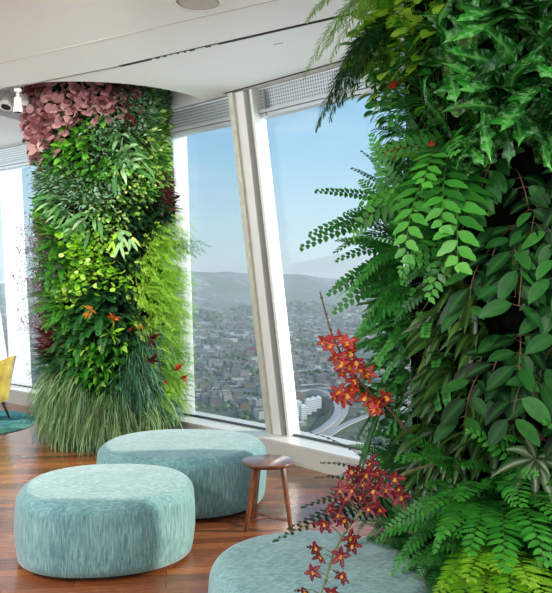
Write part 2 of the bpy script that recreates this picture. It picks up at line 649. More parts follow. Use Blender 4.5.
spot(ceil_px(18, 88) + V((0, 0, -.004)), 'white track spotlight pointing straight down from the slot left of the column', (0, 0, -1), .12, .034, .10)
for px, py, d, dv, lb in ((9, 103, 7.35, (-.1, -.5, -1), 'white spotlight inside the ceiling cut-out, partly behind the downward one'), (24.5, 104, 7.4, (.15, -.4, -1), 'white spotlight inside the ceiling cut-out, nearest the pink leaves')):
    p = at(px, py, d)
    spot(V((p.x, p.y, 3.8)), lb, dv, .14, .05, 3.8 - p.z - .06)
# ------------------------------------------------------------------ the city far below
GZ = -290.


def hill_h(x, y):
    h = 0
    for cx, cy, sx, sy, hh in ((-1150, 8600, 700, 900, 285), (-300, 9300, 900, 900, 268), (700, 9800, 1100, 900, 225), (-2600, 8300, 1000, 1000, 290), (2600, 9500, 1300, 900, 210),
                               (-560, 5100, 330, 360, 80), (150, 6600, 500, 420, 90), (-3300, 6500, 900, 800, 180), (900, 7400, 500, 450, 90)):
        h += hh * math.exp(-((x - cx) / sx) ** 2 - ((y - cy) / sy) ** 2)
    h += noise.noise(V((x / 420, y / 420, 0))) * min(35, h * .2)
    return max(h, 0)


t = NT('city_ground')
co = t.coord()
n1 = t.noise(co, .0022, 5, .6)
n2 = t.n('ShaderNodeTexVoronoi', {'Vector': t.coord(rot=(0, 0, .5), scale=(1, 1.6, 1)), 'Scale': .02}).outputs['Color']
n2 = t.n('ShaderNodeSeparateXYZ', {0: n2}).outputs[0]
c1 = t.ramp(n2, [(0, '#4a4d4e'), (.4, '#6b6b68'), (.75, '#8d8a84'), (1, '#b3aea6')])
br = t.n('ShaderNodeTexBrick', {'Vector': t.coord(rot=(0, 0, .35)), 'Color1': (0, 0, 0, 1), 'Color2': (0, 0, 0, 1), 'Mortar': (1, 1, 1, 1), 'Scale': .01,
                                'Mortar Size': .06, 'Brick Width': 1.6, 'Row Height': .8})
c1 = t.mix(br.outputs['Fac'], c1, lin('#5c5e60'))
c1 = t.mix(t.ramp(n1, [(.43, (0, 0, 0, 1)), (.54, (1, 1, 1, 1))]), c1, lin('#465c33'))
m_ground = t.surf(t.pbsdf(c1, .9))
gx, gy = 110, 110
b = MB()
vs = []
for j in range(gy):
    v = j / (gy - 1)
    y = 150 + 11500 * v ** 1.7
    for i in range(gx):
        u = -1 + 2 * i / (gx - 1)
        x = u * (600 + y * .62) - 300
        vs.append((x, y, GZ + hill_h(x, y)))
fs = [(j * gx + i, j * gx + i + 1, (j + 1) * gx + i + 1, (j + 1) * gx + i) for j in range(gy - 1) for i in range(gx - 1)]
b.add(vs, fs)
struct(b.build('ground', m_ground, smooth=True), 'hazy city plain rising to hills')

# freeway loop and ramps
m_road = plain('pale_concrete_road', '#a9a6a0', .8)


def gp(px, py, z=0):
    d = F * (CAMZ - GZ - z) / (py - HY)
    return V(((px - CX) * d / F, d, GZ + z))


def road(name, pxs, w, z, label):
    P = [gp(x, y, z) for x, y in pxs]
    pts = []
    for i in range(len(P) - 1):                        # Catmull-Rom
        p0, p1, p2, p3 = P[max(i - 1, 0)], P[i], P[i + 1], P[min(i + 2, len(P) - 1)]
        for k in range(8):
            u = k / 8
            pts.append(.5 * ((2 * p1) + (p2 - p0) * u + (2 * p0 - 5 * p1 + 4 * p2 - p3) * u * u + (3 * p1 - p0 - 3 * p2 + p3) * u ** 3))
    pts.append(P[-1])
    b = MB()
    vs = []
    for i, p in enumerate(pts):
        d = (pts[min(i + 1, len(pts) - 1)] - pts[max(i - 1, 0)])
        sd = V((-d.y, d.x, 0)).normalized() * w / 2
        vs += [p - sd, p + sd, p + sd - V((0, 0, 2)), p - sd - V((0, 0, 2))]
    fs = []
    for i in range(len(pts) - 1):
        for j in range(4):
            a, c = i * 4 + j, i * 4 + (j + 1) % 4
            fs.append((a, c, c + 4, a + 4))
    b.add(vs, fs)
    struct(b.build(name, m_road), label)


road('street_loop', [(296, 392), (310, 389), (324, 391), (334, 398), (338, 408), (334, 418), (322, 428), (306, 436), (290, 444)], 15, 14, 'pale freeway loop curving round the dark green oval')
road('street_ramp', [(300, 385), (322, 384), (340, 391), (346, 404), (342, 416), (330, 428), (314, 440), (304, 450)], 13, 10, 'outer freeway ramp beside the loop')
road('street_viaduct', [(430, 404), (390, 410), (366, 416), (346, 424), (326, 436), (308, 452)], 15, 12, 'freeway running right from the loop')
road('street_far', [(286, 372), (320, 369), (360, 372), (400, 368), (440, 366)], 16, 8, 'straight far freeway across the city')
road('street_mid', [(180, 392), (220, 387), (268, 383), (330, 377), (420, 381)], 13, 6, 'road through the low blocks')
m_green = plain('dark_green_lot', '#27351f', .95, scale=.05, var=.4)
b = MB()
P = [gp(314 + 19 * math.cos(a), 406 + 11 * math.sin(a), 1.5) for a in [2 * PI * i / 28 for i in range(28)]]
b.add(P, [tuple(range(28))])
struct(b.build('lawn', m_green), 'dark green oval inside the freeway loop')

# buildings
t = NT('city_walls')
tn = t.n('ShaderNodeAttribute', attribute_name='tone').outputs['Fac']
rn = t.n('ShaderNodeObjectInfo').outputs['Random']
k = t.math('FRACT', t.math('ADD', tn, rn))
c = t.ramp(k, [(0, '#6e6b66'), (.2, '#8b867d'), (.4, '#a8a49b'), (.5, '#55575a'), (.66, '#c9c5bd'), (.76, '#7b6a5a'), (.9, '#94918c')], 'CONSTANT')
zz = t.n('ShaderNodeTexBrick', {'Vector': t.coord(), 'Color1': (1, 1, 1, 1), 'Color2': (1, 1, 1, 1), 'Mortar': (.0, .0, .0, 1), 'Scale': .3, 'Mortar Size': .0})
m_bldg = t.surf(t.pbsdf(c, .8))
m_brick = plain('red_paint_walls', '#b4473c', .8)
m_tower = plain('white_tower_walls', '#efeeea', .7)
protos = []
for k in range(8):
    b = MB()
    w, d_, h = random.uniform(8, 17), random.uniform(8, 17), random.uniform(6, 15)
    b.box(-w, w, -d_, d_, -4, h, 0, 0.)
    b.box(-w + .5, w - .5, -d_ + .5, d_ - .5, h, h + .3, 0, .3)
    for (x0, x1, y0, y1) in ((-w, w, -d_, -d_ + .5), (-w, w, d_ - .5, d_), (-w, -w + .5, -d_, d_), (w - .5, w, -d_, d_)):
        b.box(x0, x1, y0, y1, h, h + 1.1, 0, 0.)
    x, y = random.uniform(-w * .5, w * .3), random.uniform(-d_ * .5, d_ * .3)
    b.box(x, x + 4, y, y + 5, h, h + 3, 0, .25)
    if k % 2:
        b.box(-w * .9, 0, -d_ * 1.35, -d_, -4, h * .6, 0, .1)
    protos.append(b.mesh('building', m_bldg))
road_pts = []
for pl in ([(296, 392), (310, 389), (324, 391), (334, 398), (338, 408), (334, 418), (322, 428), (306, 436), (290, 444)], [(300, 385), (322, 384), (340, 391), (346, 404), (342, 416), (330, 428), (314, 440), (304, 450)],
           [(430, 404), (390, 410), (366, 416), (346, 424), (326, 436), (308, 452)]):
    for p, q in zip(pl, pl[1:]):
        for k in range(5):
            road_pts.append(gp(p[0] + (q[0] - p[0]) * k / 5, p[1] + (q[1] - p[1]) * k / 5, 12))


def blocked(x, y):
    return any((x - p.x) ** 2 + (y - p.y) ** 2 < 34 ** 2 for p in road_pts) or ((x - gp(314, 406).x) ** 2 + (y - gp(314, 406).y) ** 2 < 75 ** 2)


single = [gp(*q_) for q_ in ((298, 416), (303, 419), (308, 415), (313, 412), (318, 409), (253, 353))]
cand = []
rot = .35
for i in range(-120, 120):
    for j in range(-60, 200):
        u, v = i * 46 + (i // 3) * 26 + random.uniform(-6, 6), j * 40 + (j // 2) * 24 + random.uniform(-6, 6)
        x, y = u * math.cos(rot) - v * math.sin(rot), u * math.sin(rot) + v * math.cos(rot)
        if y < 1180 or y > 7600 or not (-.34 * y - 60 < x < .26 * y + 60):
            continue
        if noise.noise(V((x / 260, y / 260, 3))) < -.12 or (y > 3000 and random.random() < (y - 3000) / 7000):
            continue
        if y < 2600 and blocked(x, y) or any((x - p.x) ** 2 + (y - p.y) ** 2 < 48 ** 2 for p in single):
            continue
        cand.append((y, x))
cand.sort()
inview = [c for c in cand if -.128 * c[0] < c[1] < .0 * c[0] or .02 * c[0] < c[1] < .155 * c[0]][:250]
ins = set(inview)
for k, (y, x) in enumerate(inview):
    o = bpy.data.objects.new('building', protos[k % 8])
    COL.objects.link(o)
    o.location = (x, y, GZ + hill_h(x, y))
    s = random.uniform(.75, 1.25)
    o.scale = (s, s, s * random.uniform(.7, 1.5))
    o.rotation_euler = (0, 0, rot + (PI / 2 if random.random() < .5 else 0))
    tag(o, 'small flat-roofed city building far below outside the leaning windows', 'building', 'low buildings of the city below')
b = MB()
for (y, x) in cand:
    if (y, x) in ins:
        continue
    w, d_, h = random.uniform(8, 20), random.uniform(8, 20), random.uniform(5, 16)
    z = GZ + hill_h(x, y)
    b.box(x - w, x + w, y - d_, y + d_, z - 4, z + h, 0, random.random(), rot, V((x, y, 0)))
o = b.build('distant_building', m_bldg)
tag(o, 'mass of tiny buildings spread over the hazy city plain', 'buildings', kind='stuff')

tower = None
for k, (px, py, h) in enumerate(((298, 416, 30), (303, 419, 27), (308, 415, 33), (313, 412, 30), (318, 409, 26))):
    b = MB()
    b.box(-6, 6, -6, 6, -2, h, 0)
    b.box(-6.6, 6.6, -6.6, 6.6, h, h + 1.2, 0)
    for q in range(int(h // 4)):
        b.box(-6.15, 6.15, -6.15, 6.15, 2 + q * 4, 3.2 + q * 4, 1)
    b.box(-2.5, 2.5, -2.5, 2.5, h + 1, h + 4, 0)
    p = gp(px, py)
    o = b.build('residential_tower', [m_tower, plain('tower_glass', '#9aa3a8', .3)], loc=p)
    o.rotation_euler[2] = rot
    tag(o, 'slim white residential tower standing inside the freeway curve', 'tower', 'white towers by the freeway loop')
b = MB()
b.box(-16, 16, -9, 9, -3, 20, 0)
b.box(-6, 6, -5, 5, 20, 24, 0)
p = gp(253, 353)
o = b.build('brick_building', m_brick, loc=(p.x, p.y, GZ + hill_h(p.x, p.y)))
tag(o, 'lone red building in the city left of the slanting mullion', 'building')

# tree cover
t = NT('far_trees')
tn = t.n('ShaderNodeAttribute', attribute_name='tone').outputs['Fac']
m_ftree = t.surf(t.pbsdf(t.ramp(tn, [(0, '#293d20'), (.5, '#466136'), (1, '#688048')]), .95))
cells = {}
for (y, x) in cand:
    cells.setdefault((int(x // 60), int(y // 60)), []).append((x, y))


def near_house(x, y):
    i, j = int(x // 60), int(y // 60)
    return any((x - p) ** 2 + (y - q) ** 2 < 27 ** 2 for a in (-1, 0, 1) for c in (-1, 0, 1) for p, q in cells.get((i + a, j + c), ()))


g_ = (1 + 5 ** .5) / 2
iv = [V(p).normalized() for p in ((-1, g_, 0), (1, g_, 0), (-1, -g_, 0), (1, -g_, 0), (0, -1, g_), (0, 1, g_), (0, -1, -g_), (0, 1, -g_), (g_, 0, -1), (g_, 0, 1), (-g_, 0, -1), (-g_, 0, 1))]
fi = [(0, 11, 5), (0, 5, 1), (0, 1, 7), (0, 7, 10), (0, 10, 11), (1, 5, 9), (5, 11, 4), (11, 10, 2), (10, 7, 6), (7, 1, 8), (3, 9, 4), (3, 4, 2), (3, 2, 6), (3, 6, 8), (3, 8, 9), (4, 9, 5), (2, 4, 11), (6, 2, 10), (8, 6, 7), (9, 8, 1)]
b = MB()
for i in range(9000):
    y = random.uniform(1200, 6800)
    x = random.uniform(-.33 * y, .25 * y)
    dens = noise.noise(V((x / 330, y / 330, 9)))
    onhill = hill_h(x, y) > 25
    if dens < -.1 and not (onhill and random.random() < .9) or (y < 2600 and blocked(x, y)) or near_house(x, y) or any((x - p.x) ** 2 + (y - p.y) ** 2 < 40 ** 2 for p in single):
        continue
    r = random.uniform(4, 9) * (1 + max(0, y - 2200) / 4000) * (1.6 if onhill else 1)
    z = GZ + hill_h(x, y)
    b.add([V((x, y, z + r * .5)) + V((p.x * r, p.y * r, p.z * r * .8)) * random.uniform(.85, 1.15) for p in iv], fi, 0, random.random())
o = b.build('tree_canopy', m_ftree, smooth=True)
tag(o, 'dark green street trees and wooded slopes of the city', 'trees', kind='stuff')

# sea haze hanging over the city (starts well beyond the windows)
t = NT('city_haze')
vs_ = t.n('ShaderNodeVolumeScatter', {'Color': (.9, .94, .97, 1), 'Density': 1 / 11000, 'Anisotropy': .2}).outputs[0]
t.t.links.new(vs_, t.out.inputs['Volume'])
b = MB()
b.box(-7000, 7000, 600, 11800, -300, 110)
o = struct(b.build('haze', t.mat), 'pale haze over the city')
# ------------------------------------------------------------------ leaves
G = V((0, 0, -1))
OVAL = lambda t: math.sin(PI * min(1, t) ** .85) ** .8
ROUND = lambda t: math.sqrt(max(0, 1 - (2 * t - 1) ** 2)) if t > .5 else math.sin(PI * t) ** .55
HEART = lambda t: (max(0, 1 - t) ** .75) * (min(1, t * 9) ** .5) * 1.15
LANCE = lambda t: math.sin(PI * t ** .7) ** 1.1
STRAP = lambda t: min(1, t * 5 + .45) * min(1, (1 - t) * 3.2) ** .8
NEEDLE = lambda t: (1 - t) ** .6


def leaf(b, p, d, n, L, W, prof=OVAL, droop=.2, segs=5, fold=.15, tone=.5, mat=0, wave=0., wk=5.):
    p, d = V(p), V(d).normalized()
    n = V(n) - d * V(n).dot(d)
    n = n.normalized() if n.length > 1e-5 else d.orthogonal().normalized()
    vs, rb = [], []
    st = L / segs
    for i in range(segs + 1):
        t = i / segs
        s = d.cross(n).normalized()
        w = W * .5 * prof(t)
        wv = n * (wave * W * math.sin(wk * t * PI)) if wave else V()
        if i == segs:
            vs.append(p + wv)
            rb.append(.6)
        else:
            vs += [p - s * w + n * (fold * w) - wv, p + V(), p + s * w + n * (fold * w) + wv]
            rb += [0, 1, 0]
        d = (d + G * (droop / segs)).normalized()
        n = (n - d * n.dot(d)).normalized()
        p = p + d * st
    fs = []
    for i in range(segs - 1):
        a = i * 3
        fs += [(a, a + 1, a + 4, a + 3), (a + 1, a + 2, a + 5, a + 4)]
    a = (segs - 1) * 3
    fs += [(a, a + 1, a + 3), (a + 1, a + 2, a + 3)]
    b.add(vs, fs, mat, tone, rb)
    return p, d


def U(a, c):
    return random.uniform(a, c)


def rdir(spread, out=1., up=0.):
    return V((random.gauss(0, spread), out, random.gauss(0, spread) + up)).normalized()


UPN = V((0, .45, 1))


def tuft(b, n, L, W, prof, spread=.6, up=.1, droop=.3, segs=4, fold=.15, rad=.06, stalk=0., dep=.03, mat=0, tone=(0., 1.), wave=0., out=1., nrm=UPN):
    """a clump of leaves growing out of the wall (+Y), each on its own short stalk"""
    for i in range(n):
        o = V((random.gauss(0, rad), U(-.02, dep), random.gauss(0, rad)))
        d = rdir(spread, out, up)
        d = (d + V((o.x * 4, 0, o.z * 4)) * .6).normalized()
        k = U(.72, 1.15)
        if stalk:
            q = o + d * (stalk * U(.5, 1.2))
            o = q
            d = (d + rdir(.6) * .5).normalized()
        if rad > .02:
            b.tube([V((o.x * .1, -.015, o.z * .1)), o * .6 + G * .004, o], .0016, .001, 3, 1, cap=False)
        leaf(b, o, d, nrm + V((U(-.6, .6), U(-.3, .9), U(-.3, .2))), L * k, W * k, prof, droop * U(.5, 1.4), segs, fold, U(*tone), mat, wave)


def serr(k, depth=.35):
    return lambda t: (OVAL(t) * .5 + STRAP(t) * .5) * (1 - depth + depth * abs(math.sin(PI * k * t)) ** .6)


def frond(L, pairs, pl, pw, droop=.5, prof=OVAL, segs=3, env=None, start=.08, tones=(.25, .8), tip=.25, ang=.25, mat=0, lift=.12, pdroop=.2, stemr=.0016, stemmat=1):
    """one pinnate frond along +Y, arching down; returns an MB (mat 0 leaf, mat 1 stalk)"""
    b = MB()
    env = env or (lambda t: min(1, .55 + t * 2) * (1 - t) ** .6 + .06)
    p, d, n = V((0, 0, 0)), V((0, 1, lift)).normalized(), V((0, -lift, 1)).normalized()
    K = pairs + 1
    pts = [p.copy()]
    rows = []
    for i in range(K):
        d = (d + G * (droop / K) * (.4 + 1.2 * i / K)).normalized()
        n = (n - d * n.dot(d)).normalized()
        p = p + d * (L / K)
        pts.append(p.copy())
        rows.append((i / K, p.copy(), d.copy(), n.copy()))
    b.tube(pts, stemr, stemr * .35, 4, stemmat, cap=False)
    for t, p, d, n in rows:
        if t < start:
            continue
        s = d.cross(n)
        e = env(t)
        tone = tones[0] + (tones[1] - tones[0]) * (t * .6 + U(0, .4))
        for sg in (-1, 1):
            dd = (s * sg + d * (ang + .5 * t) + n * U(-.08, .18)).normalized()
            leaf(b, p - d * (0 if sg < 0 else L / K * .4), dd, n + V((U(-.15, .15), U(-.1, .1), 0)), pl * e * U(.88, 1.1), pw * (.45 + .55 * e), prof, pdroop, segs, .12, tone, mat)
    leaf(b, p, d, n, pl * tip * .9, pw * .4, OVAL, .1, 3, .1, tones[1], mat)
    return b


def lobed(L, W, k, droop, seed):
    """glossy undulating strap frond cut into irregular pointed lobes"""
    random.seed(seed)
    b = MB()
    p, d, n = V((0, 0, 0)), V((0, 1, .3)).normalized(), V((0, -.3, 1)).normalized()
    segs = 40
    ph = U(0, 6)
    lob = [[(U(.12, .92), U(.35, 1.), U(.035, .07)) for _ in range(k)] for _ in (0, 1)]
    vs, rb, tn = [], [], []
    for i in range(segs + 1):
        t = i / segs
        s = d.cross(n).normalized()
        env = min(1, .25 + t * 2.2) * (1 - max(0, t - .5) / .5) ** .75 if t < 1 else 0
        w = []
        for sd_ in (0, 1):
            a = .2 * env + .03
            for c_, h_, q_ in lob[sd_]:
                u = (t - c_) / q_
                a += h_ * .42 * env * (max(0, 1 - abs(u) / (1.6 if u < 0 else .7)) ** 1.2)
            w.append(W * a * min(1, (1 - t) * 8 + .02))
        u1, u2 = math.sin(t * 15 + ph), math.cos(t * 13 + ph)
        vs += [p - s * w[0] + d * (w[0] * .5) + n * (.35 * w[0] * u1), p - s * w[0] * .5 + n * (.12 * w[0] * u1 + .1 * w[0]), p.copy(), p + s * w[1] * .5 + n * (.12 * w[1] * u2 + .1 * w[1]),
               p + s * w[1] + d * (w[1] * .5) + n * (.35 * w[1] * u2)]
        rb += [0, 0, 1, 0, 0]
        tn += [.15 + .25 * random.random() + (max(0, t - .8) * 2.8)] * 5
        d = (d + G * (droop / segs) * (.3 + 1.4 * t) + s * (math.sin(t * 7 + ph) * .04)).normalized()
        n = (n + s * (math.sin(t * 6 + ph * 2) * .06) - d * n.dot(d)).normalized()
        p = p + d * (L / segs)
    fs = [(i * 5 + j, i * 5 + j + 1, i * 5 + j + 6, i * 5 + j + 5) for i in range(segs) for j in range(4)]
    b.add(vs, fs, 0, .5, rb)
    b.t = tn
    return b


def basis(d, up=V((0, 0, 1))):
    d = V(d).normalized()
    x = d.cross(up)
    x = x.normalized() if x.length > 1e-4 else V((1, 0, 0))
    z = x.cross(d)
    return Matrix((x, d, z)).transposed().to_4x4()


# ------------------------------------------------------------------ leaf materials
m_stem = plain('plant_stem_brown', '#5b4630', .7)
m_gstem = plain('plant_stem_green', '#4d6b2a', .6)
L_pink = M_leaf('bronze_pink_leaf', ['#7d464b', '#a87476', '#c0928f', '#d2b2a8'], .45, .2)
L_pothos = M_leaf('mid_green_leaf', ['#256018', '#3f8c26', '#63b236', '#a2d858'], .35, .3)
L_silver = M_leaf('silver_green_leaf', ['#3a6644', '#6a9a72', '#9cc3a0', '#cfe2c8'], .5, .25)
L_varieg = M_leaf('variegated_leaf', ['#3a7428', '#6ea53c', '#b2d266', '#e6eeb0'], .4, .3)
L_lime = M_leaf('lime_leaf', ['#6cab22', '#98d332', '#bde850', '#e6f5a2'], .4, .35)
L_feather = M_leaf('feathery_lime', ['#6ea326', '#92c238', '#b4d752', '#dcec90'], .5, .45)
L_dark = M_leaf('blackish_leaf', ['#0f2415', '#1b3a22', '#2c5433', '#5f8268'], .25, .1)
L_wine = M_leaf('wine_red_leaf', ['#3d0f16', '#5b1a22', '#7a2a30', '#8d4b45'], .35, .2)
L_burg = M_leaf('burgundy_spray', ['#4d2a38', '#6e3f50', '#8c5868', '#a98391'], .6, .2)
L_fern = M_leaf('fresh_fern', ['#2a6418', '#43902a', '#63b236', '#9ad653'], .5, .35)
L_deep = M_leaf('deep_fern', ['#173f1b', '#256028', '#3a7f35', '#5d9f4b'], .5, .3)
L_strap = M_leaf('pale_strap_leaf', ['#4f8a4a', '#7aae6b', '#a3cb8d', '#d6e6bd'], .4, .3)
L_spider = M_leaf('spider_leaf', ['#3f7a2c', '#65994a', '#93ba6c', '#cfe0a8'], .45, .3, rib='#dbe6bd')
L_blue = M_leaf('blue_green_needle', ['#2b5b40', '#47805a', '#6ba077', '#97bf95'], .5, .3)
L_gloss = M_leaf('glossy_lime_edge', ['#22601a', '#3f8f25', '#78ba39', '#c3e06a'], .28, .3)
L_orange = M_leaf('orange_bract', ['#d8601a', '#ef8a2c', '#f5ab4a', '#f8cd86'], .45, .3)
L_red = M_leaf('red_bract', ['#9c1518', '#c4241f', '#de3b2a', '#e8653f'], .4, .3)
L_purple = M_leaf('purple_petal', ['#6b2a75', '#8c3f95', '#a65fae', '#c08ac4'], .5, .3)
# near column
N_lobed = M_leaf('lobed_gloss_green', ['#164a18', '#277524', '#48a536', '#a6e03a'], .2, .3, rib='#5fae4a', mott=.45, mottc='#8fbf8a')
N_hoya = M_leaf('oval_gloss_green', ['#0c2410', '#163d1a', '#235524', '#468a39'], .42, .2, rib='#2f632c', spec=.18)
N_fine = M_leaf('fine_fern_green', ['#174a1b', '#276f28', '#3f8f36', '#6cb453'], .5, .35)
N_holly = M_leaf('holly_fern_green', ['#1a4d18', '#2c7423', '#459630', '#7ac843'], .42, .35)
N_button = M_leaf('round_leaflet_green', ['#1b541f', '#2f7d2e', '#4c9f3e', '#8fd062'], .45, .35)
N_strappy = M_leaf('olive_strap_green', ['#1c3a16', '#335a22', '#4c752f', '#7a9a48'], .35, .25, rib='#5f8440')
N_orchid = M_leaf('orchid_strap_green', ['#0f2d13', '#1a431b', '#285a24', '#3b7430'], .35, .15)
N_stripe = M_leaf('striped_leaf', ['#28421f', '#3c5a2c', '#577546', '#7d8f6c'], .4, .15, rib='#b9c3a4')
N_plum = M_leaf('plum_leaf', ['#2d0d1c', '#43142a', '#591f38', '#6e2d47'], .35, .2)
N_boston = M_leaf('boston_fern_green', ['#1a5a1a', '#2b7c25', '#429a31', '#70c04c'], .5, .35)
N_lime = M_leaf('lime_fern', ['#4a9413', '#63ab1b', '#82bf2a', '#a8d24e'], .5, .4)
N_yellow = M_leaf('yellow_green_leaf', ['#5c9a1e', '#82bd2c', '#a8d640', '#cdea68'], .4, .4)
N_needle = M_leaf('dark_needle', ['#153a1c', '#22522a', '#346c38', '#4f8a4a'], .55, .3)
N_pale = M_leaf('pale_needle', ['#6c9a44', '#8cb660', '#aecb7c', '#cfe0a4'], .55, .4)
L_petal = M_leaf('red_orchid_petal', ['#860f22', '#ad1a2e', '#c92c38', '#e0603f'], .45, .3, rib='#dc6a3a')
L_petal2 = M_leaf('wine_orchid_petal', ['#4a0a18', '#6a1124', '#8c1e33', '#a83a48'], .45, .3, rib='#b8565a')
L_lip = M_leaf('yellow_orchid_lip', ['#e08a1a', '#f0ae2c', '#f5c84a', '#f6dd8e'], .45, .3)

# ------------------------------------------------------------------ far column species (each: function filling an MB, materials)


def s_pink(b):
    tuft(b, 26, .082, .08, ROUND, .5, -.75, .4, 5, .08, .07, .07, .07, nrm=V((0, 1.2, .2)))


def s_pothos(b):
    tuft(b, 30, .10, .055, OVAL, .75, .1, .5, 4, .2, .06, .05, .05)


def s_silver(b):
    tuft(b, 80, .055, .022, LANCE, .8, .1, .3, 3, .2, .075, .06, .07)


def s_varieg(b):
    tuft(b, 52, .068, .035, OVAL, .75, 0, .6, 3, .2, .07, .06, .06)


def s_lime(b):
    tuft(b, 55, .055, .046, ROUND, .75, .1, .3, 4, .1, .07, .07, .06)


def s_dark(b):
    tuft(b, 26, .105, .05, OVAL, .8, 0, .4, 4, .25, .06, .05, .04)


def s_gloss(b):
    tuft(b, 34, .115, .04, LANCE, .7, .1, .7, 4, .25, .06, .05, .06)


def s_strap(b):
    tuft(b, 16, .26, .034, STRAP, .65, .15, .9, 6, .2, .03, 0, .02)


def s_wine(b):
    tuft(b, 26, .24, .032, LANCE, .55, .5, .3, 5, .25, .04, 0, .02)


def s_spider(b):
    tuft(b, 62, .44, .0095, STRAP, .42, .40, 4.2, 8, .3, .05, 0, .02, tone=(.05, 1.))


def s_grass(b):
    tuft(b, 60, .30, .007, STRAP, .6, .2, 1.8, 6, .2, .06, 0, .03)


def s_feather(b):
    for i in range(14):
        o = V((random.gauss(0, .06), 0, random.gauss(0, .06)))
        d = rdir(.55, 1, .25)
        L = U(.2, .34)
        pts, p = [], o
        for k in range(9):
            pts.append(p.copy())
            d = (d + G * .13).normalized()
            p = p + d * (L / 8)
        b.tube(pts, .0012, .0006, 3, 1, cap=False)
        tn = U(.1, .9)
        for k in range(1, 9):
            for q in range(7):
                u = U(0, 1)
                pp = pts[k - 1] + (pts[k] - pts[k - 1]) * u
                dd = (rdir(1.1, .2) + (pts[k] - pts[k - 1]).normalized() * .7)
                leaf(b, pp, dd, UPN, U(.025, .05) * (1.15 - .08 * k), .007, LANCE, .3, 2, .1, tn + U(-.1, .1))


def s_burg(b):
    for i in range(16):
        o = V((random.gauss(0, .07), 0, random.gauss(0, .07)))
        d = rdir(.6, 1, .35)
        L = U(.2, .42)
        pts, p = [o * .05], o
        for k in range(6):
            pts.append(p.copy())
            d = (d + rdir(.5, .1) * .25).normalized()
            p = p + d * (L / 6)
        b.tube(pts, .001, .0006, 3, 0, cap=False)
        for k in range(2, 7):
            for q in range(5):
                dd = rdir(1., .3, .2)
                pp = pts[k] + dd * U(.01, .04)
                b.tube([pts[k], pp], .0006, n=3, mat=0, cap=False)
                leaf(b, pp, dd, UPN, .016, .012, ROUND, 0, 2, .1, U(.2, 1))


def s_frond(L, pairs, pl, pw, n, droop=.9, spread=.6, up=.2):
    def f(b):
        for i in range(n):
            fr = frond(L * U(.75, 1.1), pairs, pl, pw, droop, OVAL, 3)
            M = Matrix.Translation(V((random.gauss(0, .04), 0, random.gauss(0, .04)))) @ basis(rdir(spread, 1, up))
            o = len(b.v)
            b.v.extend(tuple(M @ V(p)) for p in fr.v)
            b.f.extend(tuple(i_ + o for i_ in f_) for f_ in fr.f)
            b.m += fr.m
            b.t += fr.t
            b.r += fr.r
    return f


SPEC = {
    'pink': (s_pink, [L_pink, m_gstem], 'pink_begonia', 'begonia'),
    'pothos': (s_pothos, [L_pothos, m_gstem], 'leafy_pothos', 'plant'),
    'silver': (s_silver, [L_silver, m_gstem], 'silver_foliage_plant', 'plant'),
    'varieg': (s_varieg, [L_varieg, m_gstem], 'variegated_creeper', 'plant'),
    'lime': (s_lime, [L_lime, m_gstem], 'lime_leaved_plant', 'plant'),
    'dark': (s_dark, [L_dark, m_gstem], 'dark_leaved_plant', 'plant'),
    'gloss': (s_gloss, [L_gloss, m_gstem], 'glossy_lance_plant', 'plant'),
    'strap': (s_strap, [L_strap, m_gstem], 'strap_leaved_fern', 'fern'),
    'wine': (s_wine, [L_wine, m_gstem], 'wine_red_cordyline', 'plant'),
    'spider': (s_spider, [L_spider, m_gstem], 'spider_plant', 'plant'),
    'grass': (s_grass, [L_blue, m_gstem], 'blue_green_grass_plant', 'plant'),
    'feather': (s_feather, [L_feather, L_feather], 'feathery_asparagus_fern', 'fern'),
    'burg': (s_burg, [L_burg, m_gstem], 'burgundy_spray_plant', 'plant'),
    'fern': (s_frond(.27, 13, .06, .018, 11), [L_fern, m_gstem], 'fresh_green_fern', 'fern'),
    'deep': (s_frond(.30, 14, .065, .02, 10), [L_deep, m_gstem], 'deep_green_fern', 'fern'),
    'paleferm': (s_frond(.28, 16, .05, .013, 12, 1.1), [L_feather, m_gstem], 'pale_lime_fern', 'fern'),
}
VAR = {}


def variants(key, k=3):
    if key not in VAR:
        fn, mats, nm, _ = SPEC[key]
        VAR[key] = []
        for i in range(k):
            random.seed(hash_(key) + i)
            b = MB()
            fn(b)
            me = b.mesh(nm, mats)
            me.polygons.foreach_set('use_smooth', [True] * len(me.polygons))
            VAR[key].append(me)
    return VAR[key]


def hash_(s):
    return sum(ord(c) * (i + 3) for i, c in enumerate(s)) % 9973


# ------------------------------------------------------------------ columns
t = NT('dark_growing_felt')
m_felt = t.surf(t.pbsdf(t.ramp(t.noise(t.coord(), 18, 4), [(.3, '#050604'), (.7, '#12160d')]), 1., Specular_IOR_Level=.0))


class Column:
    def __init__(s, base, top, z1, r):
        s.b, s.t, s.z1, s.r = V(base), V(top), z1, r

    def c(s, z):
        return s.b + (s.t - s.b) * (z / s.z1)

    def pt(s, th, z, off=0):
        c = s.c(z)
        return V((c.x + math.cos(th) * (s.r + off), c.y + math.sin(th) * (s.r + off), z))

    def core(s, label):
        b = MB()
        n, k = 48, 8
        vs = [s.pt(2 * PI * j / n, .07 + (s.z1 - .07) * i / k) for i in range(k + 1) for j in range(n)]
        fs = [(i * n + j, i * n + (j + 1) % n, (i + 1) * n + (j + 1) % n, (i + 1) * n + j) for i in range(k) for j in range(n)]
        fs += [tuple(range(n))[::-1], tuple(k * n + j for j in range(n))]
        b.add(vs, fs)
        o = b.build('round_planter', m_felt, smooth=False)
        tag(o, label, 'planted column')
        b = MB()
        b.lathe([(s.r + .13, 0), (s.r + .14, .01), (s.r + .14, .05), (s.r + .12, .065), (s.r - .02, .07)], 64, c=(s.b.x, s.b.y, 0), close=False)
        b.build('base', m_plinth, o, smooth=False)
        return o


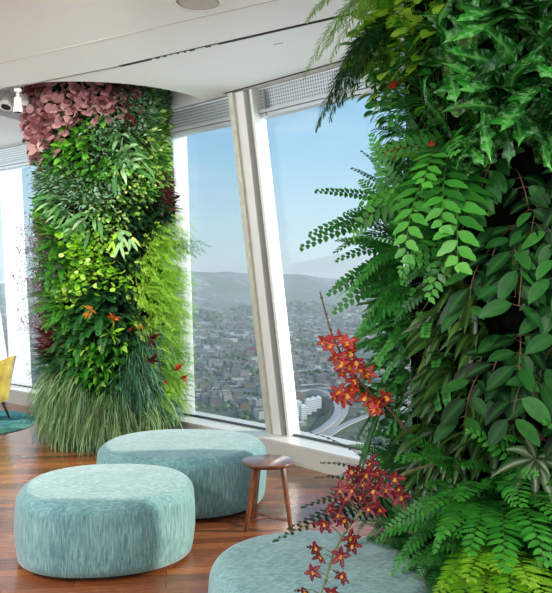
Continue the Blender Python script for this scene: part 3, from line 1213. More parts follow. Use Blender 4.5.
def to_px(p):
    return CX + F * p.x / p.y, HY + F * (CAMZ - p.z) / p.y


FAR = Column((-1.60, 7.88, 0), (-1.72, 7.60, 0), 3.78, .53)
FAR.core('far round column densely planted with mixed foliage below the ceiling cut-out')
NEAR = Column((1.32, 3.62, 0), (1.24, 3.54, 0), 3.24, .66)
NEAR.core('near round column densely planted with ferns and glossy foliage at the right')
FW = 'on the far green column'
far_seeds = [
    (52, 108, 'pink', 'dusty pink heart-leaved begonia at the upper left of the far column'), (80, 92, 'pink', 'dusty pink heart-leaved begonia under the rim of the ceiling cut-out'),
    (108, 84, 'pink', 'muted pink begonia highest in the middle of the far column'), (36, 140, 'pink', 'dark pink begonia drooping at the far column left edge'),
    (150, 92, 'silver', 'fine silver-green plant at the upper right of the far column'), (140, 122, 'silver', 'fine grey-green plant below the upper right corner of the far column'),
    (85, 122, 'pothos', 'bright leafy pothos just below the pink begonias'), (60, 155, 'pothos', 'bright leafy pothos at left below the drooping pink begonia'),
    (105, 135, 'silver', 'fine silver-green plant in the upper middle of the far column'), (165, 135, 'varieg', 'yellow-green creeper at the upper right edge of the far column'),
    (128, 150, 'strap', 'pale strap-leaved fern in the upper middle of the far column'), (92, 165, 'pothos', 'mid-green pothos between two silvery patches'),
    (70, 185, 'silver', 'silvery fine plant left of centre on the far column'), (45, 185, 'silver', 'silvery fine plant at the left edge beside the window'),
    (155, 175, 'varieg', 'variegated small-leaved creeper left of the red cordyline'), (130, 190, 'varieg', 'variegated small-leaved creeper above the pale staghorn'),
    (174, 192, 'wine', 'wine-red cordyline with pointed leaves at the right edge of the far column'), (100, 195, 'silver', 'silver-green plant in the centre of the far column'),
    (72, 212, 'strap', 'pale silvery strap fern left of the lime patch'), (50, 222, 'pothos', 'dark leafy plant beside the burgundy sprays'),
    (105, 225, 'varieg', 'variegated plant just above the lime patch'), (148, 215, 'dark', 'blackish foliage between creeper and feathery fern'),
    (92, 250, 'lime', 'lime round-leaved plant at the top of the lime patch'), (78, 285, 'lime', 'lime round-leaved plant at the bottom of the lime patch'), (105, 272, 'lime', 'pale lime round-leaved plant at the right of the lime patch'),
    (128, 255, 'dark', 'blackish glossy plant under the pale staghorn'), (122, 295, 'dark', 'blackish glossy plant around the orange flowers'), (130, 325, 'dark', 'blackish glossy plant below the orange flowers'),
    (172, 235, 'feather', 'feathery lime asparagus fern at the top of the bright right side'), (158, 265, 'feather', 'feathery lime asparagus fern bordering the blackish foliage'),
    (178, 285, 'feather', 'feathery lime asparagus fern along the right outline'), (160, 310, 'feather', 'feathery lime asparagus fern above the red flowers'), (180, 335, 'feather', 'feathery lime asparagus fern low on the right outline'),
    (30, 250, 'burg', 'wispy burgundy spray plant upper left over the window'), (26, 285, 'burg', 'wispy burgundy spray plant lower left over the window'), (40, 315, 'burg', 'wispy burgundy spray plant above the red cordyline'),
    (56, 268, 'fern', 'fresh green fern with purple flowers at left'), (58, 305, 'fern', 'fresh green fern at the middle left of the far column'), (82, 320, 'deep', 'deep green fern left of the orange flower'),
    (42, 350, 'wine', 'dark wine-red cordyline at the lower left above the spider plants'), (62, 362, 'deep', 'deep green fern between wine-red leaves and spider plants'),
    (88, 352, 'gloss', 'glossy lance-leaved plant with lime edges at lower centre'), (112, 350, 'gloss', 'glossy lance-leaved plant below the orange flowers'), (105, 382, 'gloss', 'glossy lance-leaved plant just above the spider plants'),
    (138, 352, 'grass', 'blue-green grassy plant hanging below the dark foliage'), (138, 388, 'grass', 'blue-green grassy plant hanging near the rear ottoman'),
    (168, 362, 'feather', 'yellow-lime feathery fern beside the small red flowers'), (160, 392, 'paleferm', 'pale lime fern low right above the ottoman'), (182, 388, 'paleferm', 'pale lime fern at the bottom right outline'),
    (45, 392, 'spider', 'striped spider plant at the left of the bottom skirt'), (72, 400, 'spider', 'striped spider plant in the middle of the bottom skirt'), (108, 408, 'spider', 'striped spider plant at the right of the bottom skirt'),
    (140, 412, 'spider', 'striped spider plant partly behind the rear ottoman'), (172, 415, 'grass', 'pale grassy plant behind the top of the rear ottoman'),
]


def nearest(seeds, x, y):
    return min(range(len(seeds)), key=lambda i: (seeds[i][0] - x) ** 2 + (seeds[i][1] - y) ** 2)


def put(mesh, nm, loc, th, roll, s, label, cat, group, tilt=0.):
    o = bpy.data.objects.new(nm, mesh)
    COL.objects.link(o)
    o.matrix_world = Matrix.Translation(loc) @ Matrix.Rotation(th - PI / 2, 4, 'Z') @ Matrix.Rotation(tilt, 4, 'X') @ Matrix.Rotation(roll, 4, 'Y') @ Matrix.Scale(s, 4)
    return tag(o, label, cat, group)


def far_seed_spots():
    rs = random.Random(11)
    face = math.atan2(-7.7, 1.7)
    rows = 24
    for i in range(rows):
        z = .38 + (3.62 - .38) * i / (rows - 1)
        k = 17
        for j in range(k):
            th = face + math.radians(-112 + 224 * (j + (.5 if i % 2 else 0)) / k) + rs.uniform(-.05, .05)
            yield th, z + rs.uniform(-.035, .035), rs


cnt = 0
for th, z, rs in far_seed_spots():
    p = FAR.pt(th, z)
    q = FAR.pt(th, z, .1)
    x, y = to_px(q)
    si = nearest(far_seeds, x, y)
    sx_, sy_, key, lab = far_seeds[si]
    if z < .42 and key not in ('spider',) and rs.random() < .3:
        continue
    if key not in ('spider', 'grass') and rs.random() < .07:
        continue                                       # bare felt pockets
    p = FAR.pt(th, z, rs.uniform(-.03, .05))
    vs_ = variants(key)
    me = vs_[rs.randrange(len(vs_))]
    put(me, SPEC[key][2], p, th, rs.uniform(-.35, .35) if key not in ('spider', 'grass', 'wine') else rs.uniform(-.1, .1), rs.uniform(.88, 1.15), lab, SPEC[key][3], lab.replace(' the ', ' ') + ' patch')
    cnt += 1
print('far plants', cnt)


def far_at(px, py, off=.1):
    """angle and height on the far column seen at a picture point"""
    best = None
    for i in range(400):
        th = math.atan2(-7.7, 1.7) + math.radians(-95 + 190 * i / 399)
        q = FAR.pt(th, 1.6, off)
        z = CAMZ - (py - HY) * q.y / F
        q = FAR.pt(th, z, off)
        x, y = to_px(q)
        e = abs(x - px)
        if best is None or e < best[0] - 1e-6:
            best = (e, th, z)
    return best[1], best[2]


# trailing asparagus sprays that reach out over the window
def plume(L, n, droop, nl, nw, up=.1, mats=None):
    b = MB()
    d, p = V((0, 1, up)).normalized(), V((0, 0, 0))
    pts = []
    K = 16
    for k in range(K + 1):
        pts.append(p.copy())
        d = (d + G * (droop / K) * (.3 + 1.4 * k / K)).normalized()
        p = p + d * (L / K)
    b.tube(pts, .002, .0006, 4, 1, cap=False)
    for i in range(n):
        u = (.12 + .88 * i / n) * K
        k = min(int(u), K - 1)
        pp = pts[k] + (pts[k + 1] - pts[k]) * (u - k)
        ax = (pts[k + 1] - pts[k]).normalized()
        dd = (rdir(1., .0) + ax * .8).normalized()
        env = math.sin(PI * (.15 + .8 * i / n)) ** .7
        leaf(b, pp, dd, UPN, nl * env * U(.6, 1.1), nw, LANCE, .25, 2, .1, U(.1, .9))
    return b


random.seed(21)
fe = empty('trailing_asparagus_fern', FAR.pt(*far_at(184, 245), 0))
tag(fe, 'wispy asparagus fern reaching out over the window right of the far column', 'fern')
for dv, L in (((1, -.2, .12), .52), ((1, -.4, .0), .5), ((.9, -.5, -.15), .45), ((1, -.1, -.1), .42), ((.8, -.5, .2), .4)):
    o = plume(L, 190, .7, .06, .0055).build('frond', [L_fern, m_gstem], fe)
    o.matrix_local = basis(dv)

# flowers set into the far column
def bract(n, L, W, up, spread, mat, rad=.0, prof=LANCE, droop=.2):
    b = MB()
    tuft(b, n, L, W, prof, spread, up, droop, 4, .25, rad, 0, .01)
    return b


for px, py, m, L, n, nm, lab, cat in (
        (92, 311, L_orange, .11, 18, 'orange_bromeliad', 'orange upright bromeliad flower at the middle left of the dark foliage', 'flower'),
        (113, 319, L_orange, .085, 22, 'orange_bromeliad', 'pale orange bromeliad flower in the centre of the dark foliage', 'flower'),
        (140, 328, L_orange, .065, 12, 'orange_bromeliad', 'small orange flower right of the red one on the far column', 'flower'),
        (130, 331, L_red, .07, 8, 'red_bromeliad', 'small red flower left of the small orange one on the far column', 'flower'),
        (151, 340, L_wine, .15, 16, 'wine_bromeliad', 'dark red bromeliad rosette beneath the small orange flower', 'flower'),
        (148, 362, L_wine, .14, 14, 'wine_bromeliad', 'dark red bromeliad rosette lower down beside the blue-green grass', 'flower'),
        (164, 384, L_red, .055, 12, 'red_bromeliad', 'round red flower low on the right of the far column', 'flower'),
        (175, 371, L_red, .10, 6, 'red_anthurium', 'slim red flower spike on the right, the upper of two', 'flower'),
        (182, 380, L_red, .09, 6, 'red_anthurium', 'slim red flower spike on the right, the lower of two', 'flower'),
        (60, 267, L_purple, .035, 16, 'purple_flower', 'purple flower cluster at the left of the lime patch', 'flower'),
        (55, 276, L_purple, .03, 12, 'purple_flower', 'smaller purple flower cluster just beneath the other one', 'flower'),
        (168, 394, L_lime, .09, 8, 'yellow_bromeliad', 'yellow-lime flower spike under the round red flower', 'flower')):
    th, z = far_at(px, py, .235)
    e = empty(nm, FAR.pt(th, z, .0), th - PI / 2)
    tag(e, lab, cat)
    sp_ = .9 if nm == 'wine_bromeliad' else .35 if 'anthurium' in nm else .6
    o = bract(n, L, L * (.2 if 'bromeliad' in nm else .3), .35, sp_, m).build('flower', [m], e, smooth=True)
    o.location = (0, .235, 0)
    s_ = MB()
    s_.tube([(0, 0, -.02), (0, .1, -.01), (0, .24, 0)], .005, .004, 5)
    s_.build('stem', m_gstem, e)

th, z = far_at(122, 232, .15)
e = empty('staghorn_fern', FAR.pt(th, z, .08), th - PI / 2)
tag(e, 'pale yellow-green staghorn fern with forked hanging fronds above the dark foliage', 'fern')
for dv, L, W, dr in (((-.25, 1, .5), .30, .05, 2.2), ((.25, 1, .35), .33, .05, 2.4), ((.6, .8, .2), .26, .04, 2.2), ((-.5, .8, .4), .24, .04, 2.), ((.05, 1, .7), .27, .045, 2.6)):
    b = MB()
    q, d = leaf(b, (0, 0, 0), dv, UPN, L * .65, W, lambda t: .35 + .65 * t if t < .99 else .9, dr * .6, 6, .2, .75)
    for sg in (-1, 1):
        leaf(b, q - d * .01, d + V((sg * .35, 0, 0)), V((0, 1, .2)), L * .5, W * .6, STRAP, .3, 4, .2, .85)
    b.build('frond', [L_strap if W > .042 else L_lime], e, smooth=True)
th, z = far_at(111, 335, .15)
e = put(bract(9, .2, .03, .3, .8, L_lime, prof=STRAP, droop=.6).mesh('lime_bromeliad', [L_lime]), 'lime_bromeliad', FAR.pt(th, z, .12), th, 0, 1, 'bright lime strap-leaved rosette just under the pale orange flower', 'plant', None)
th, z = far_at(128, 110, .12)
e = put(bract(8, .24, .05, .1, .6, L_wine, prof=LANCE, droop=.9).mesh('bronze_bromeliad', [L_wine]), 'bronze_bromeliad', FAR.pt(th, z, .03), th, 0, 1, 'bronze drooping rosette between pink begonias and silver foliage', 'plant', None)
# ------------------------------------------------------------------ near column
FR = {}


def frond_set(key, k, fn, mats):
    random.seed(hash_(key))
    FR[key] = []
    for i in range(k):
        me = fn(i).mesh('frond', mats)
        me.polygons.foreach_set('use_smooth', [True] * len(me.polygons))
        FR[key].append(me)


def serrated(t):
    return OVAL(t) * (.72 + .28 * abs(math.sin(PI * 4.5 * t)) ** .5)


def toothed(t):
    return (LANCE(t) * .5 + STRAP(t) * .5) * (.38 + .62 * abs(math.sin(PI * 6 * t + .2)) ** .7)


longenv = lambda t: (min(1, .35 + t * 2.5)) * (1 - t) ** .75 + .10
frond_set('fine', 4, lambda i: frond(.30 * U(.85, 1.15), 15, .050, .023, U(.7, 1.3), serrated, 6, longenv, .12), [N_fine, m_stem])
frond_set('long', 3, lambda i: frond(.46 * U(.9, 1.1), 19, .040, .024, U(.25, .5), serrated, 6, lambda t: min(1, .3 + t * 3) * (1 - t) ** .55 + .15, .10), [N_fine, m_stem])
frond_set('holly', 4, lambda i: frond(.40 * U(.85, 1.15), 11, .085, .032, U(.8, 1.5), serrated, 6, lambda t: min(1, .6 + t * 2) * (1 - t) ** .5 + .12, .15, (.2, 1.)), [N_holly, m_gstem])
frond_set('button', 4, lambda i: frond(.30 * U(.8, 1.2), 13, .034, .026, U(.7, 1.6), ROUND, 4, lambda t: 1 - .35 * t, .15, (.1, .9)), [N_button, m_stem])
frond_set('boston', 4, lambda i: frond(.46 * U(.9, 1.1), 19, .085, .026, U(.6, 1.), toothed, 17, lambda t: min(1, .55 + t * 2) * (1 - t) ** .6 + .08, .1, (.2, .9)), [N_boston, m_gstem])
frond_set('limefern', 3, lambda i: frond(.42 * U(.9, 1.1), 20, .08, .024, U(.6, 1.), toothed, 17, lambda t: min(1, .55 + t * 2) * (1 - t) ** .6 + .08, .08, (.3, 1.)), [N_lime, m_gstem])
frond_set('lacy', 3, lambda i: frond(.40 * U(.9, 1.1), 26, .075, .016, U(.7, 1.1), toothed, 16, lambda t: min(1, .5 + t * 2) * (1 - t) ** .7 + .08, .08, (.1, .9)), [N_fine, m_stem])
frond_set('darklacy', 3, lambda i: frond(.40 * U(.9, 1.1), 24, .055, .016, U(.5, .9), toothed, 8, lambda t: min(1, .5 + t * 2) * (1 - t) ** 1.1 + .06, .08, (0, .6)), [N_orchid, m_stem])
frond_set('lobedflat', 4, lambda i: lobed(.42, .13, 6, .35, 80 + i), [N_lobed])
frond_set('lobed', 6, lambda i: lobed(.40 + .06 * (i % 3), .125, 6 + i % 3, .8 + .3 * (i % 3), 50 + i), [N_lobed])


def fern_plant(nm, key, loc, th, n, label, cat, group=None, spread=.7, up=.25, scale=1., dirs=None, rs=random, rad=.05, roll=.8):
    e = empty(nm, loc, th - PI / 2)
    tag(e, label, cat, group)
    for i in range(n if dirs is None else len(dirs)):
        me = FR[key][rs.randrange(len(FR[key]))]
        o = bpy.data.objects.new('frond', me)
        COL.objects.link(o)
        o.parent = e
        if dirs is None:
            d = V((rs.gauss(0, spread), 1, rs.gauss(0, spread) + up))
            q = V((rs.gauss(0, rad), 0, rs.gauss(0, rad)))
        else:
            d = V(dirs[i])
            q = V((d.x, 0, d.z)) * .03
        o.matrix_local = Matrix.Translation(q) @ basis(d, V((0, .6, .8)) if key != 'lobed' else V((0, .9, .4))) @ Matrix.Rotation(rs.uniform(-roll, roll), 4, 'Y') @ Matrix.Scale(scale * rs.uniform(.85, 1.12), 4)
    return e


HOYA = []
random.seed(404)
for k in range(4):
    b, sb = MB(), MB()
    for v in range(4):
        p = V((U(-.09, .09), U(.0, .05), U(.04, .14)))
        d = V((U(-.4, .4), U(.5, 1), U(-.1, .3))).normalized()
        pts = [p.copy()]
        L = U(.2, .34)
        for i in range(10):
            d = (d + G * .22 + V((U(-.12, .12), U(-.06, .05), 0))).normalized()
            p = p + d * (L / 10)
            pts.append(p.copy())
        sb.tube(pts, .003, .0018, 5)
        for i in range(1, 11):
            for sg in (-1, 1):
                if i % 2 or U(0, 1) < .12:
                    continue
                side = V((sg, 0, 0)) + V((U(-.3, .3), U(.2, .9), U(-.55, .35)))
                q = pts[i] + side.normalized() * U(.008, .022)
                sb.tube([pts[i], q], .0016, .001, 4, cap=False)
                kk = U(.7, 1.2)
                leaf(b, q, side + G * U(.0, .9), V((0, .8, .7)) + V((U(-.5, .5), 0, U(-.4, .4))), .108 * kk, .050 * kk, OVAL, U(.2, .9), 7, .2, U(0, 1))
    HOYA.append((b.mesh('hoya_vine', [N_hoya]), sb.mesh('stem', [m_stem])))
    for m_ in HOYA[-1]:
        m_.polygons.foreach_set('use_smooth', [True] * len(m_.polygons))
STR = []
for k in range(3):
    b = MB()
    tuft(b, 15, .24, .036, lambda t: (LANCE(t) + STRAP(t)) * .5, .75, .25, 1.7, 9, .3, .025, 0, .02, tone=(0, 1))
    STR.append(b.mesh('arching_strap_plant', [N_strappy]))
SML = []
for k in range(3):
    b = MB()
    tuft(b, 46, .052, .034, OVAL, .8, .05, .5, 4, .2, .085, .10, .06)
    SML.append(b.mesh('small_leaved_plant', [N_button]))
YEL = []
for k in range(3):
    b = MB()
    tuft(b, 26, .075, .052, OVAL, .7, -.1, .6, 5, .2, .06, .10, .06)
    YEL.append(b.mesh('yellow_green_plant', [N_yellow]))
for L_ in (STR, SML, YEL):
    for m_ in L_:
        m_.polygons.foreach_set('use_smooth', [True] * len(m_.polygons))

near_seeds = [
    (392, 28, 'yellow', 'yellow-green oval-leaved plant at the top left beside the pale trailing fern'), (400, 95, 'small', 'small-leaved dark plant under the yellow-green leaves'),
    (388, 66, 'yellow', 'yellow-green oval-leaved plant at the upper left of the near column'), (360, 15, 'yellow', 'yellow-green plant at the very top left'),
    (425, 40, 'small', 'dark small-leaved plant between the lobed ferns and the left edge'),
    (488, 22, 'lobed', 'glossy lobed fern at the top middle of the near column'), (530, 20, 'lobed', 'glossy lobed fern in the top right corner'), (500, 90, 'lobed', 'glossy mottled lobed fern with lime tips at the upper right'),
    (452, 100, 'lobed', 'glossy lobed fern stretching left with a lime tip'), (545, 100, 'lobed', 'glossy lobed fern at the upper right border'), (515, 145, 'lobed', 'glossy lobed fern just above the oval leaves'),
    (395, 150, 'fine', 'fine dark fern beside the small red flower'), (385, 200, 'fine', 'fine fern behind the long fronds crossing the sky'), (380, 250, 'fine', 'fine fern on the left outline below the long fronds'), (420, 140, 'small', 'dark small-leaved plant left of the lobed ferns'),
    (445, 175, 'holly', 'bright toothed holly fern beneath the lobed ferns'), (415, 215, 'holly', 'toothed holly fern left of the oval-leaved vines'), (450, 225, 'holly', 'small toothed holly fern beside the oval leaves'),
    (400, 255, 'boston', 'bright fern tuft at the left middle of the near column'),
    (500, 200, 'hoya', 'oval-leaved vine just beneath the lobed ferns'), (540, 215, 'hoya', 'oval-leaved vine at the right border, upper part'), (492, 250, 'hoya', 'oval-leaved vine beside the holly fern'),
    (525, 285, 'hoya', 'oval-leaved vine at the right border, middle part'), (503, 300, 'hoya', 'oval-leaved vine right of the arching straps'), (535, 350, 'hoya', 'oval-leaved vine at the right border, lower part'),
    (506, 362, 'hoya', 'oval-leaved vine above the striped plant'), (515, 400, 'hoya', 'lowest oval-leaved vine above the plum leaf'),
    (370, 295, 'button', 'round-leaflet fern on the left outline above the upper orchid'), (395, 320, 'button', 'round-leaflet fern in the dark hollow at the left'), (370, 345, 'button', 'round-leaflet fern directly right of the upper orchid'), (405, 365, 'button', 'round-leaflet fern beneath the dark hollow'), (420, 290, 'fine', 'fine dark fern left of the arching straps'),
    (390, 390, 'button', 'round-leaflet fern above the broad dark straps'),
    (452, 283, 'strappy', 'arching olive strap plant beside the dark hollow'), (452, 335, 'strappy', 'arching olive strap plant in the centre of the near column'), (445, 405, 'strappy', 'arching olive strap plant over the dark gap'), (482, 415, 'strappy', 'arching olive strap plant left of the striped one'), (430, 455, 'strappy', 'arching olive strap plant above the bottom ferns'),
    (400, 430, 'small', 'dark small plant behind the broad straps'),
    (350, 470, 'lacy', 'lacy dark fern behind the lower orchid'), (380, 500, 'lacy', 'lacy dark fern right of the lower orchid'), (345, 520, 'button', 'dark round-leaflet fern behind the lower orchid stem'),
    (440, 505, 'boston', 'bright green fern at the lower middle'), (500, 510, 'boston', 'bright green fern at the lower right'), (545, 530, 'boston', 'bright green fern in the bottom right corner'),
    (395, 560, 'lacy', 'large lacy fern at the bottom beside the third ottoman'), (350, 570, 'lacy', 'lacy fern drooping over the third ottoman'), (440, 580, 'lacy', 'lacy fern behind the lime fern'),
]
NSP = {'lobed': ('lobed_fern', 'fern'), 'fine': ('fine_fern', 'fern'), 'holly': ('holly_fern', 'fern'), 'button': ('round_leaflet_fern', 'fern'), 'boston': ('toothed_fern', 'fern'),
       'lacy': ('lacy_fern', 'fern')}
rs = random.Random(5)
face = math.atan2(-3.6, -1.3)
n_near = 0
for i in range(20):
    z = .22 + 2.75 * i / 19
    for j in range(13):
        th = face + math.radians(-100 + 160 * (j + (.5 if i % 2 else 0)) / 13) + rs.uniform(-.06, .06)
        zz = z + rs.uniform(-.04, .04)
        p, q = NEAR.pt(th, zz), NEAR.pt(th, zz, .12)
        x, y = to_px(q)
        if x > 690:
            continue
        if any((x - a) ** 2 + (y - c) ** 2 < r * r for a, c, r in ((532, 462, 32), (395, 420, 22), (520, 425, 10), (386, 66, 14))) or rs.random() < .08:
            continue                                   # room for the single plants below
        view = V((p.x, p.y, 0)).normalized()
        facing = -(math.cos(th) * view.x + math.sin(th) * view.y)
        _, _, key, lab = near_seeds[nearest(near_seeds, x, y)]
        grp = lab.replace(' the ', ' ') + ' patch'
        n_near += 1
        if key in NSP:
            nm, cat = NSP[key]
            thin = {'lobed': .7, 'boston': .75, 'holly': .9}.get(key, 1)
            if rs.random() > thin:
                continue
            nf, spd, up = {'lobed': (5, .75, .25), 'fine': (7, .7, .1), 'holly': (5, .6, .0), 'button': (9, .75, .1), 'boston': (6, .7, .3), 'lacy': (6, .7, .15)}[key]
            if facing < -.05 and key != 'button':
                continue
            sc_f = 1. if key not in ('fine', 'lacy') else (.62 if y < 235 else .85)
            fern_plant(nm, key, p, th, nf, lab, cat, grp, spd, up, sc_f, rs=rs)
        elif key == 'hoya':
            if rs.random() > .85:
                continue
            k = rs.randrange(4)
            o = put(HOYA[k][0], 'oval_leaved_vine', p, th, rs.uniform(-.15, .15), rs.uniform(.9, 1.15), lab, 'vine', grp)
            s_ = bpy.data.objects.new('stem', HOYA[k][1])
            COL.objects.link(s_)
            s_.parent = o
        else:
            src, nm = {'strappy': (STR, 'arching_strap_plant'), 'small': (SML, 'small_leaved_plant'), 'yellow': (YEL, 'yellow_green_plant')}[key]
            put(src[rs.randrange(3)], nm, p, th, rs.uniform(-.3, .3), rs.uniform(.9, 1.15), lab, 'plant', grp)
print('near plants', n_near)


def near_at(px, py, off=.1):
    best = None
    for i in range(500):
        th = face + math.radians(-82 + 130 * i / 499)
        q = NEAR.pt(th, 1.6, off)
        z = CAMZ - (py - HY) * q.y / F
        q = NEAR.pt(th, z, off)
        e = abs(to_px(q)[0] - px)
        if best is None or e < best[0] - 1e-6:
            best = (e, th, z)
    return best[1], best[2]


def fronds_to(nm, label, cat, key, root_px, root_off, targets, roll=.0, flat=False):
    """a plant rooted in the column whose fronds reach given points in space"""
    th, z = near_at(*root_px, off=root_off)
    r = NEAR.pt(th, z, 0)
    e = empty(nm, r)
    tag(e, label, cat)
    for px, py, d in targets:
        tpt = at(px, py, d)
        v = tpt - r
        L = v.length
        k = rs.randrange(len(FR[key]))
        me = FR[key][k]
        ext = max(v_.co.y for v_ in me.vertices)
        o = bpy.data.objects.new('frond', me)
        COL.objects.link(o)
        o.parent = e
        s_ = L / ext
        tipz = min(v_.co.z for v_ in me.vertices if v_.co.y > ext * .96) * s_
        o.matrix_local = (basis(v, V((-.3, -.9, .35))) if flat else basis(v - V((0, 0, tipz * .75)))) @ Matrix.Rotation(roll * rs.uniform(.7, 1.2), 4, 'Y') @ Matrix.Scale(s_, 4)
    return e


fronds_to('long_fern', 'fern with long slender fronds stretching left across the sky', 'fern', 'long', (402, 205), .02,
          [(316, 192, 3.45), (310, 236, 3.4), (303, 250, 3.35), (352, 168, 3.5), (362, 150, 3.5), (345, 215, 3.45)], -.95)
fronds_to('drooping_fern', 'fern drooping left below the horizon line above the upper orchid', 'fern', 'fine', (404, 258), .02,
          [(348, 287, 3.45), (344, 300, 3.4), (356, 262, 3.4), (352, 318, 3.4), (372, 225, 3.3)], -.9)
fronds_to('low_fern', 'dark lacy fern reaching left over the window ledge behind the orchid', 'fern', 'darklacy', (385, 512), .02,
          [(312, 424, 3.35), (334, 458, 3.3), (326, 474, 3.3), (286, 540, 3.0), (300, 526, 3.0), (318, 505, 3.1)], -.5)
fronds_to('lime_toothed_fern', 'vivid lime fern spreading at the bottom right', 'fern', 'limefern', (500, 570), .0,
          [(436, 590, 2.65), (445, 572, 2.6), (470, 562, 2.5), (500, 560, 2.45), (530, 575, 2.4), (548, 592, 2.4), (480, 600, 2.45), (515, 600, 2.4), (455, 605, 2.5)])
fronds_to('broad_boston_fern', 'large bright green fern fanning across the lower right', 'fern', 'boston', (500, 500), .0,
          [(425, 505, 2.7), (440, 530, 2.6), (470, 545, 2.5), (505, 560, 2.4), (545, 550, 2.4), (556, 510, 2.5), (460, 490, 2.6), (520, 490, 2.5)])
fronds_to('bright_holly_fern', 'two-frond bright holly fern hanging in the centre of the upper half', 'fern', 'holly', (450, 155), .0,
          [(442, 215, 2.75), (458, 248, 2.7), (405, 240, 2.85), (425, 175, 2.8)])
fronds_to('mottled_lobed_fern', 'large mottled lobed fern with a lime tip in the upper right', 'fern', 'lobedflat', (512, 96), .1,
          [(420, 80, 2.62), (446, 60, 2.6), (474, 30, 2.58), (452, 142, 2.55), (532, 150, 2.5), (556, 55, 2.5), (470, 120, 2.5)], .0, True)
fronds_to('upper_lobed_fern', 'glossy lobed fern with long fronds stretching left along the very top', 'fern', 'lobedflat', (530, 8), .1,
          [(415, 40, 2.65), (420, 18, 2.66), (560, 70, 2.5), (480, -10, 2.6), (560, 20, 2.5)], .0, True)

# trailing needles at the top left
random.seed(77)


def trailers(nm, label, root_px, specs, mat, nl, nw, n):
    th, z = near_at(*root_px, off=0)
    r = NEAR.pt(th, z, 0)
    e = empty(nm, r)
    tag(e, label, 'fern')
    for px, py, d, arch in specs:
        v = at(px, py, d) - r
        L = v.length
        b = MB()
        pts = []
        K = 18
        for k in range(K + 1):
            u = k / K
            pts.append(v * u + V((0, 0, arch * 2.4 * u * (1 - u))) + V((v.x, v.y, 0)) * (.07 * math.sin(u * PI)))
        b.tube(pts, .0022, .0007, 4, 1, cap=False)
        for i in range(n):
            u = (.1 + .9 * i / n) * K
            k = min(int(u), K - 1)
            pp = pts[k] + (pts[k + 1] - pts[k]) * (u - k)
            ax = (pts[k + 1] - pts[k]).normalized()
            env = .35 + .65 * math.sin(PI * min(1, .1 + .9 * i / n)) ** .8
            leaf(b, pp, rdir(1., .0) + ax * 1.6, UPN, nl * env * U(.6, 1.1), nw, LANCE, .3, 2, .1, U(.1, .9))
        b.build('frond', [mat, m_gstem], e)
    return e


trailers('pale_trailing_fern', 'pale trailing fern hanging against the ceiling at the top left of the near column', (405, -30),
         [(306, 22, 3.28, .1), (318, 60, 3.26, .1), (312, 14, 3.3, .05), (326, 48, 3.3, .05), (304, 78, 3.25, .12), (330, 62, 3.3, .08), (340, 20, 3.3, .04), (350, 40, 3.3, .03)], N_pale, .06, .0045, 190)
trailers('dark_trailing_fern', 'dark needle fern with long curved tips hanging over the window head', (405, 20),
         [(316, 129, 3.25, .16), (330, 118, 3.25, .14), (340, 105, 3.3, .1), (336, 90, 3.3, .1), (352, 95, 3.2, .1), (358, 75, 3.2, .05), (345, 60, 3.3, .06), (372, 100, 3.2, .06), (348, 80, 3.22, .1), (328, 108, 3.27, .13), (362, 55, 3.2, .05), (340, 76, 3.25, .1), (355, 60, 3.15, .06), (366, 85, 3.15, .08)], N_needle, .085, .006, 260)

# broad orchid straps
th, z = near_at(392, 402, .1)
e = empty('broad_strap_plant', NEAR.pt(th, z, .13), th - PI / 2)
tag(e, 'plant with broad dark green straps hanging below the upper orchid', 'plant')
for dv, L, W in (((-.5, .4, -.7), .38, .075), ((-.8, .4, -.45), .36, .065), ((-.15, .45, -.85), .38, .07), ((.35, .6, -.7), .26, .055), ((-.9, .5, -.05), .26, .055), ((.6, .7, .2), .22, .05), ((-.35, .6, .5), .24, .055)):
    b = MB()
    leaf(b, (0, 0, 0), dv, V((0, 1, .45)), L, W, STRAP, .5, 10, .3, U(.2, .8))
    b.build('leaf', [N_orchid], e, smooth=True)

# striped plant with a plum leaf
th, z = near_at(540, 452, .05)
e = empty('striped_rosette', NEAR.pt(th, z, .2), th - PI / 2)
tag(e, 'rosette of pale-striped leaves with pink rims at the lower right', 'plant')
for dv, L in (((-1, .6, .15), .17), ((-.9, .7, .75), .17), ((-.6, .8, -.7), .15), ((-.1, .9, -.8), .14), ((.4, .8, .7), .16), ((.8, .7, .1), .16), ((.1, .8, 1.), .15), ((.6, .8, -.6), .15), ((-.5, 1, .2), .12)):
    b = MB()
    leaf(b, (0, 0, 0), dv, V((0, 1, .7)), L * 1.25, .036, LANCE, .7, 8, .25, U(.2, .9))
    b.build('leaf', [N_stripe], e, smooth=True)
th, z = near_at(522, 424, .05)
b = MB()
leaf(b, (0, 0, 0), (-1, .7, .15), V((0, 1, .3)), .16, .06, LANCE, .4, 7, .2, .6)
leaf(b, (0, 0, 0), (.7, .8, -.2), V((0, 1, .3)), .15, .055, LANCE, .4, 7, .2, .4)
leaf(b, (0, 0, 0), (-.2, .8, .8), V((0, 1, -.1)), .12, .05, LANCE, .4, 7, .2, .3)
put(b.mesh('plum_leaved_plant', [N_plum]), 'plum_leaved_plant', NEAR.pt(th, z, .17), th, 0, 1, 'dark plum leaves showing just above the striped rosette', 'plant', None)

th, z = near_at(386, 66, .12)
put(YEL[0], 'yellow_green_plant', NEAR.pt(th, z, .08), th, .2, 1.25, 'bright yellow-green plant backlit at the left outline below the trailing needles', 'plant', None)

